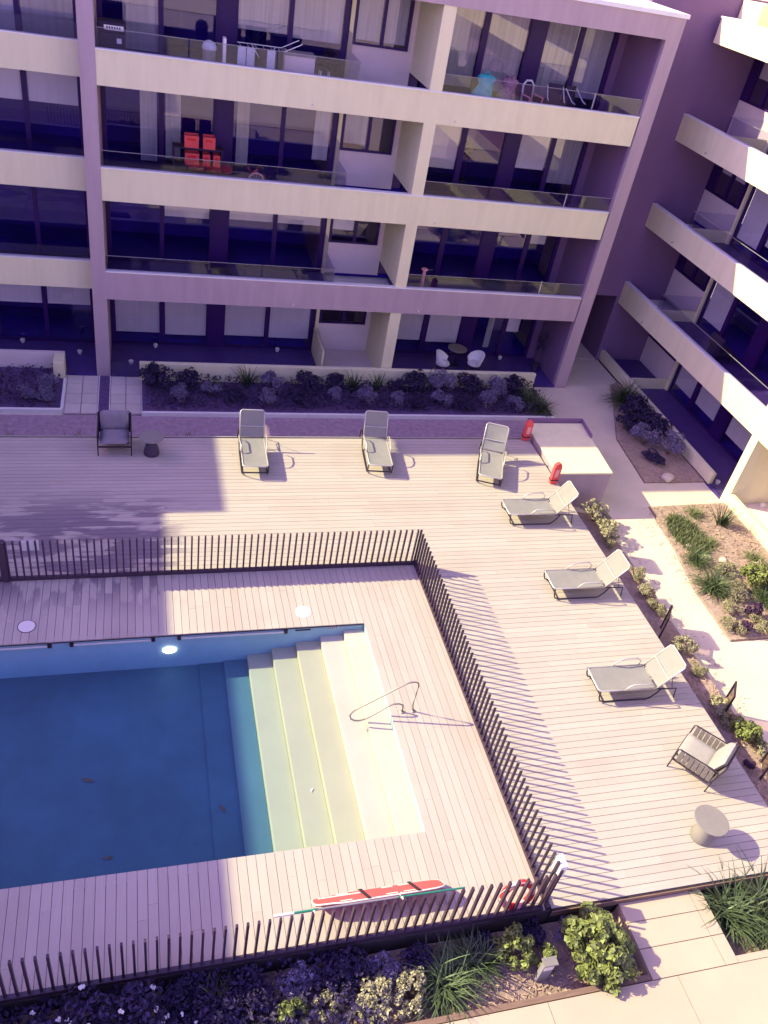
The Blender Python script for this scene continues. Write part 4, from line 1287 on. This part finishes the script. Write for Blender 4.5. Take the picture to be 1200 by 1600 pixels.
pot(19.8, 17.9, .05, 'small white lamp beyond the cream fin wall at right')
# ground-floor tub chairs and table
def tub(loc, rz, lab):
    t = thing('tub_chair', lab, 'chair', loc, rz, group='tub chairs on the right terrace')
    mb = MB()
    n = 14
    vs = []
    for k in range(n + 1):
        a = R(-25) + k * R(230) / n
        h = .55 + .27 * math.sin(max(0, min(1, k / n)) * math.pi)
        for r, z in ((.26, .36), (.34, h)):
            vs.append((r * math.cos(a), r * math.sin(a), z))
        vs.append((.31 * math.cos(a), .31 * math.sin(a), h))
        vs.append((.23 * math.cos(a), .23 * math.sin(a), .40))
    fs = []
    for k in range(n):
        for j in range(3):
            fs.append((4 * k + j, 4 * k + 4 + j, 4 * k + 5 + j, 4 * k + 1 + j))
    mb.add(vs, fs).build('shell', 'white', t, smooth=True, local=True)
    MB().lathe([(.26, .34), (.27, .38), (.25, .42)], seg=20).build('seat', 'white', t, local=True)
    for sx in (-1, 1):
        for sy in (-1, 1):
            MB().tube([(sx * .2, sy * .2, 0), (sx * .15, sy * .15, .35)], .014, 6).build('leg', 'metal', t, local=True)
tub((11.0, 26.55, .05), R(65), 'pale tub chair left of the round terrace table')
tub((12.3, 26.6, .05), R(-65), 'pale tub chair right of the round terrace table')
t = thing('round_table', 'round pale table between two tub chairs on the ground floor terrace', 'table', (11.7, 27.1, .05))
MB().lathe([(.36, .70), (.38, .715), (.38, .735)], seg=28).build('table_top', 'table', t, local=True)
MB().lathe([(.03, .03), (.03, .70)], seg=10).build('leg', 'metal', t, local=True)
MB().lathe([(.22, 0), (.2, .03)], seg=20).build('foot', 'metal', t, local=True)
def potted(x, y, z, lab, h):
    rnd = random.Random(int(x * 10))
    t = thing('potted_plant', lab, 'plant', (x, y, z))
    MB().lathe([(.10, 0), (.15, .3), (.13, .3)], seg=16).build('pot', 'dtable', t, local=True)
    MB().tube([(0, 0, .25), (.03, .0, h * .6), (.0, .02, h)], .012, 5).build('stem', 'stem', t, local=True)
    leafcloud(150, .22, .22, h * .38, .13, rnd, 10, h * .75, .4).build('foliage', 'leaf_shade', t, local=True)
potted(8.95, 27.5, .05, 'thin potted plant against the cream pillar on the right terrace', 1.2)
potted(15.05, 26.9, .05, 'potted plant with drooping leaves in the dark right corner of the terrace', 1.5)
potted(11.2, 29.0, 6.2, 'leafy houseplant inside the second floor right flat', 1.4)
# third floor left: barbecue, bin, drying rack, chair, box
t = thing('barbecue', 'covered black barbecue with a pale label on the top left balcony', 'barbecue', (-.55, 26.5, 9.28))
MB().box(-.38, .32, -.28, .28, .1, .85).build('cabinet', 'dark', t, local=True, bevel=.03)
MB().box(-.40, .34, -.30, .30, .85, 1.12).build('hood', 'dark', t, local=True, bevel=.08)
MB().box(-.22, .28, -.318, -.302, .93, 1.04).build('label_plate', 'white', t, local=True)
for k in range(6):
    MB().box(-.16 + k * .065, -.12 + k * .065, -.322, -.3185, .96, 1.01).build('label_letter', 'strap', t, local=True)
MB().box(.1, .22, -.288, -.281, .62, .74).build('badge', 'white', t, local=True)
for sx in (-.3, .25):
    for sy in (-.2, .2):
        MB().lathe([(.04, 0), (.04, .1)], (sx, sy, 0), 8).build('castor', 'metal', t, local=True)
t = thing('pedal_bin', 'tall pale bin with a domed lid on the top left balcony', 'bin', (2.0, 26.4, 9.28))
MB().lathe([(.15, 0), (.19, .75)], seg=20).build('body', 'grey', t, local=True)
MB().lathe([(.20, .75), (.20, .82), (.15, .92), (.04, .97)], seg=20).build('lid', 'cloth', t, local=True)
t = thing('ironing_board', 'narrow white board leaning beside the bin on the top left balcony', 'board', (2.4, 26.3, 9.28))
MB().obox((0, 0, .55), (.08, .3, 1.1)).build('panel', 'white', t, local=True)
t = thing('drying_rack', 'folding white drying rack hung with clothes on the top left balcony', 'drying rack', (3.55, 26.5, 9.28))
for s in (-.3, .3):
    MB().tube([(-.35, s, 0), (.35, s, .95)], .012, 5).tube([(.35, s, 0), (-.35, s, .95)], .012, 5).build('leg', 'white', t, local=True)
for k in range(7):
    MB().tube([(-.7 + k * .22, -.3, .95), (-.7 + k * .22, .3, .95)], .007, 5).build('rail', 'white', t, local=True)
MB().tube([(-.75, -.3, .95), (.5, -.3, .95), (1.0, -.3, 1.2)], .012, 5).tube([(-.75, .3, .95), (.5, .3, .95), (1.0, .3, 1.2)], .012, 5).build('frame', 'white', t, local=True)
for x, lab_, mm, hh in ((-.70, 'a', 'cloth', .75), (-.45, 'b', 'cloth', .7), (-.1, 'c', 'dark', .8), (.12, 'd', 'cloth', .75), (.34, 'e', 'dark', .6)):
    c = thing('hanging_garment', {'a': 'pale garment at the left end of the drying rack', 'b': 'pale garment second from left on the drying rack', 'c': 'dark garment in the middle of the drying rack', 'd': 'pale striped garment right of the dark one on the drying rack', 'e': 'dark garment at the right of the drying rack'}[lab_], 'clothes', (3.55 + x, 26.18, 9.28 + .96))
    vs = []
    rnd = random.Random(ord(lab_))
    for i in range(6):
        for j in range(6):
            vs.append((-.09 + j * .045, -.02 + .025 * math.sin(j * 1.9 + ord(lab_)) * (i / 5), -.0 - i * hh / 5))
    MB().add(vs, [(i * 6 + j, i * 6 + j + 1, i * 6 + j + 7, i * 6 + j + 6) for i in range(5) for j in range(5)]).build('cloth', mm, c, smooth=True, local=True)
t = thing('storage_box', 'plain mauve storage box on the top left balcony', 'box', (4.55, 26.7, 9.28))
MB().box(-.45, .45, -.3, .3, 0, .85).build('body', 'niche', t, local=True, bevel=.02)
MB().box(-.47, .47, -.32, .32, .851, .9).build('lid', 'grey', t, local=True)
t = thing('stool', 'small white legged stool by the end of the top left balcony', 'stool', (5.3, 26.4, 9.28))
MB().box(-.17, .17, -.17, .17, .60, .64).build('seat', 'dark', t, local=True)
for sx in (-1, 1):
    for sy in (-1, 1):
        MB().tube([(sx * .19, sy * .19, 0), (sx * .12, sy * .12, .6)], .014, 5).build('leg', 'white', t, local=True)
t = thing('dining_table', 'dark table beside the stool on the top left balcony', 'table', (5.4, 27.3, 9.28))
MB().box(-.6, .6, -.35, .35, .7, .75).build('table_top', 'dark', t, local=True)
for sx in (-.52, .52):
    for sy in (-.28, .28):
        MB().box(sx - .025, sx + .025, sy - .025, sy + .025, 0, .7).build('leg', 'dark', t, local=True)
# third floor right: bags and chairs
def bag(x, y, m, lab, sc, rnd):
    t = thing('stuffed_bag', lab, 'bag', (x, y, 9.28))
    mb = MB()
    prof = [(.05, 0), (.30, .02), (.34, .25), (.30, .55), (.22, .80), (.26, 1.0), (.16, 1.08), (.02, 1.05)]
    mb.lathe(prof, seg=16)
    for q in mb.v:
        q.x = q.x * 1.05 * sc + .04 * math.sin(q.z * 9 + q.y * 7)
        q.y = q.y * .75 * sc + .03 * math.sin(q.z * 7 + q.x * 9)
    mb.build('sack', m, t, smooth=True, local=True)
    MB().tube([(-.08, -.05, 1.0), (-.05, -.05, 1.16), (.08, -.05, 1.15), (.1, -.05, 1.0)], .02, 6).build('handle', m, t, local=True)
bag(10.2, 26.2, 'teal', 'teal stuffed bag at the left of the row on the top right balcony', 1.05, random)
bag(11.0, 26.25, 'purpf', 'mauve patterned bundle right of the teal bag on the top right balcony', .95, random)
t = thing('plastic_chair', 'pink plastic chair in the row on the top right balcony', 'chair', (11.85, 26.25, 9.28), R(20))
MB().box(-.25, .25, -.25, .22, .40, .45).build('seat', 'pink', t, local=True, bevel=.02)
MB().tube([(-.22, .22, .45), (-.22, .27, .9), (-.1, .29, 1.02), (.1, .29, 1.02), (.22, .27, .9), (.22, .22, .45)], .03, 6).build('back_frame', 'cloth', t, smooth=True, local=True)
for sx in (-1, 1):
    MB().tube([(sx * .26, -.2, .45), (sx * .28, -.2, .64), (sx * .28, .2, .66)], .022, 6).build('armrest', 'pink', t, local=True)
    for sy in (-1, 1):
        MB().tube([(sx * .23, sy * .2, .42), (sx * .26, sy * .24, 0)], .02, 6).build('leg', 'pink', t, local=True)
for x, rz, lab_ in ((12.65, -10, 'dark chair beside the pink one on the top right balcony'), (13.35, 25, 'dark chair nearest the glass corner on the top right balcony')):
    t = thing('balcony_chair', lab_, 'chair', (x, 26.3, 9.28), R(rz), group='dark chairs on the top right balcony')
    MB().box(-.24, .24, -.24, .24, .40, .46).build('seat', 'dark', t, local=True)
    MB().obox((0, .25, .75), (.46, .04, .55), Matrix.Rotation(R(-10), 3, 'X')).build('backrest', 'dark', t, local=True)
    for sx in (-1, 1):
        MB().tube([(sx * .26, .26, .95), (sx * .27, -.1, .66), (sx * .26, -.24, .62)], .018, 6).build('armrest', 'cloth', t, local=True)
        for sy in (-1, 1):
            MB().tube([(sx * .23, sy * .22, .42), (sx * .25, sy * .24, 0)], .018, 6).build('leg', 'grey', t, local=True)
# second floor left: red crates, cart with wheel
t = thing('shelf_unit', 'low dark shelf carrying red crates on the second floor left balcony', 'shelf', (1.8, 27.2, 6.2))
MB().box(-.75, .75, -.22, .22, .95, 1.0).build('shelf', 'dark', t, local=True)
MB().box(-.75, .75, -.22, .22, .45, .50).build('shelf', 'dark', t, local=True)
for sx in (-.72, .72):
    MB().box(sx - .03, sx + .03, -.2, .2, 0, .95).build('leg', 'dark', t, local=True)
for x, z, wv, lab_ in ((1.60, 7.2, .42, 'red crate on top of the dark shelf, left one'), (2.12, 7.2, .36, 'red crate on top of the dark shelf, right one'), (1.62, 6.7, .42, 'red crate on the lower shelf, left one'), (2.05, 6.7, .22, 'narrow red crate on the lower shelf, middle one'), (2.36, 6.7, .2, 'narrow red crate on the lower shelf, right one')):
    t = thing('crate', lab_, 'crate', (x, 27.15, z), group='red crates on the balcony shelf')
    h = .34
    MB().box(-wv / 2, wv / 2, -.18, .18, 0, .03).box(-wv / 2, wv / 2, -.18, -.165, .03, h).box(-wv / 2, wv / 2, .165, .18, .03, h).box(-wv / 2, -wv / 2 + .015, -.165, .165, .03, h).box(wv / 2 - .015, wv / 2, -.165, .165, .03, h).build('body', 'orange', t, local=True)
    MB().box(-wv * .3, wv * .3, -.188, -.181, .2, .28).build('handle_slot', 'red', t, local=True)
t = thing('bicycle_wheel', 'pink rimmed wheel leaning at the front of the second floor left balcony', 'wheel', (3.55, 26.6, 6.5))
MB().tube([(.24 * math.cos(a), 0, .24 * math.sin(a)) for a in [k * math.pi / 12 for k in range(24)]], .03, 6, True).build('tyre', 'pink', t, smooth=True, local=True)
for k in range(6):
    a = k * math.pi / 6
    MB().tube([(.22 * math.cos(a), 0, .22 * math.sin(a)), (-.22 * math.cos(a), 0, -.22 * math.sin(a))], .006, 4).build('spoke', 'cloth', t, local=True)
t = thing('cot_rail', 'row of thin pale bars along the floor of the second floor left balcony', 'rail', (2.3, 26.75, 6.2))
MB().box(-1.2, 1.05, -.012, .012, .28, .31).build('top_rail', 'cloth', t, local=True)
for k in range(24):
    MB().box(-1.18 + k * .096, -1.165 + k * .096, -.008, .008, 0, .28).build('bar', 'cloth', t, local=True)
# first floor bits
t = thing('coat_stand', 'pink upright object at the left corner of the first floor right balcony', 'stand', (9.55, 26.5, 3.12))
MB().lathe([(.14, 0), (.14, .03), (.05, .05), (.06, .9), (.12, .93), (.1, .97)], seg=14).build('post', 'pink', t, local=True)
MB().tube([(0, 0, .9), (.3, .05, .93)], .03, 6).build('arm', 'dtable', t, local=True)
t = thing('low_stool', 'small dark low stool on the first floor left balcony', 'stool', (2.65, 26.7, 3.12))
MB().box(-.28, .28, -.18, .18, .36, .42).build('seat', 'dark', t, local=True)
for sx in (-.24, .24):
    MB().box(sx - .02, sx + .02, -.15, .15, 0, .36).build('leg', 'dark', t, local=True)
# furniture on the right block balconies
t = thing('lounge_chair', 'dark chair on the first floor balcony of the right block', 'chair', (19.6, 22.6, 3.0), R(90))
MB().box(-.35, .35, -.3, .3, .3, .45).build('seat', 'dark', t, local=True, bevel=.03)
MB().box(-.35, .35, .26, .38, .45, .9).build('backrest', 'dark', t, local=True, bevel=.03)
for sx in (-.3, .3):
    for sy in (-.25, .3):
        MB().box(sx - .02, sx + .02, sy - .02, sy + .02, 0, .3).build('leg', 'metal', t, local=True)
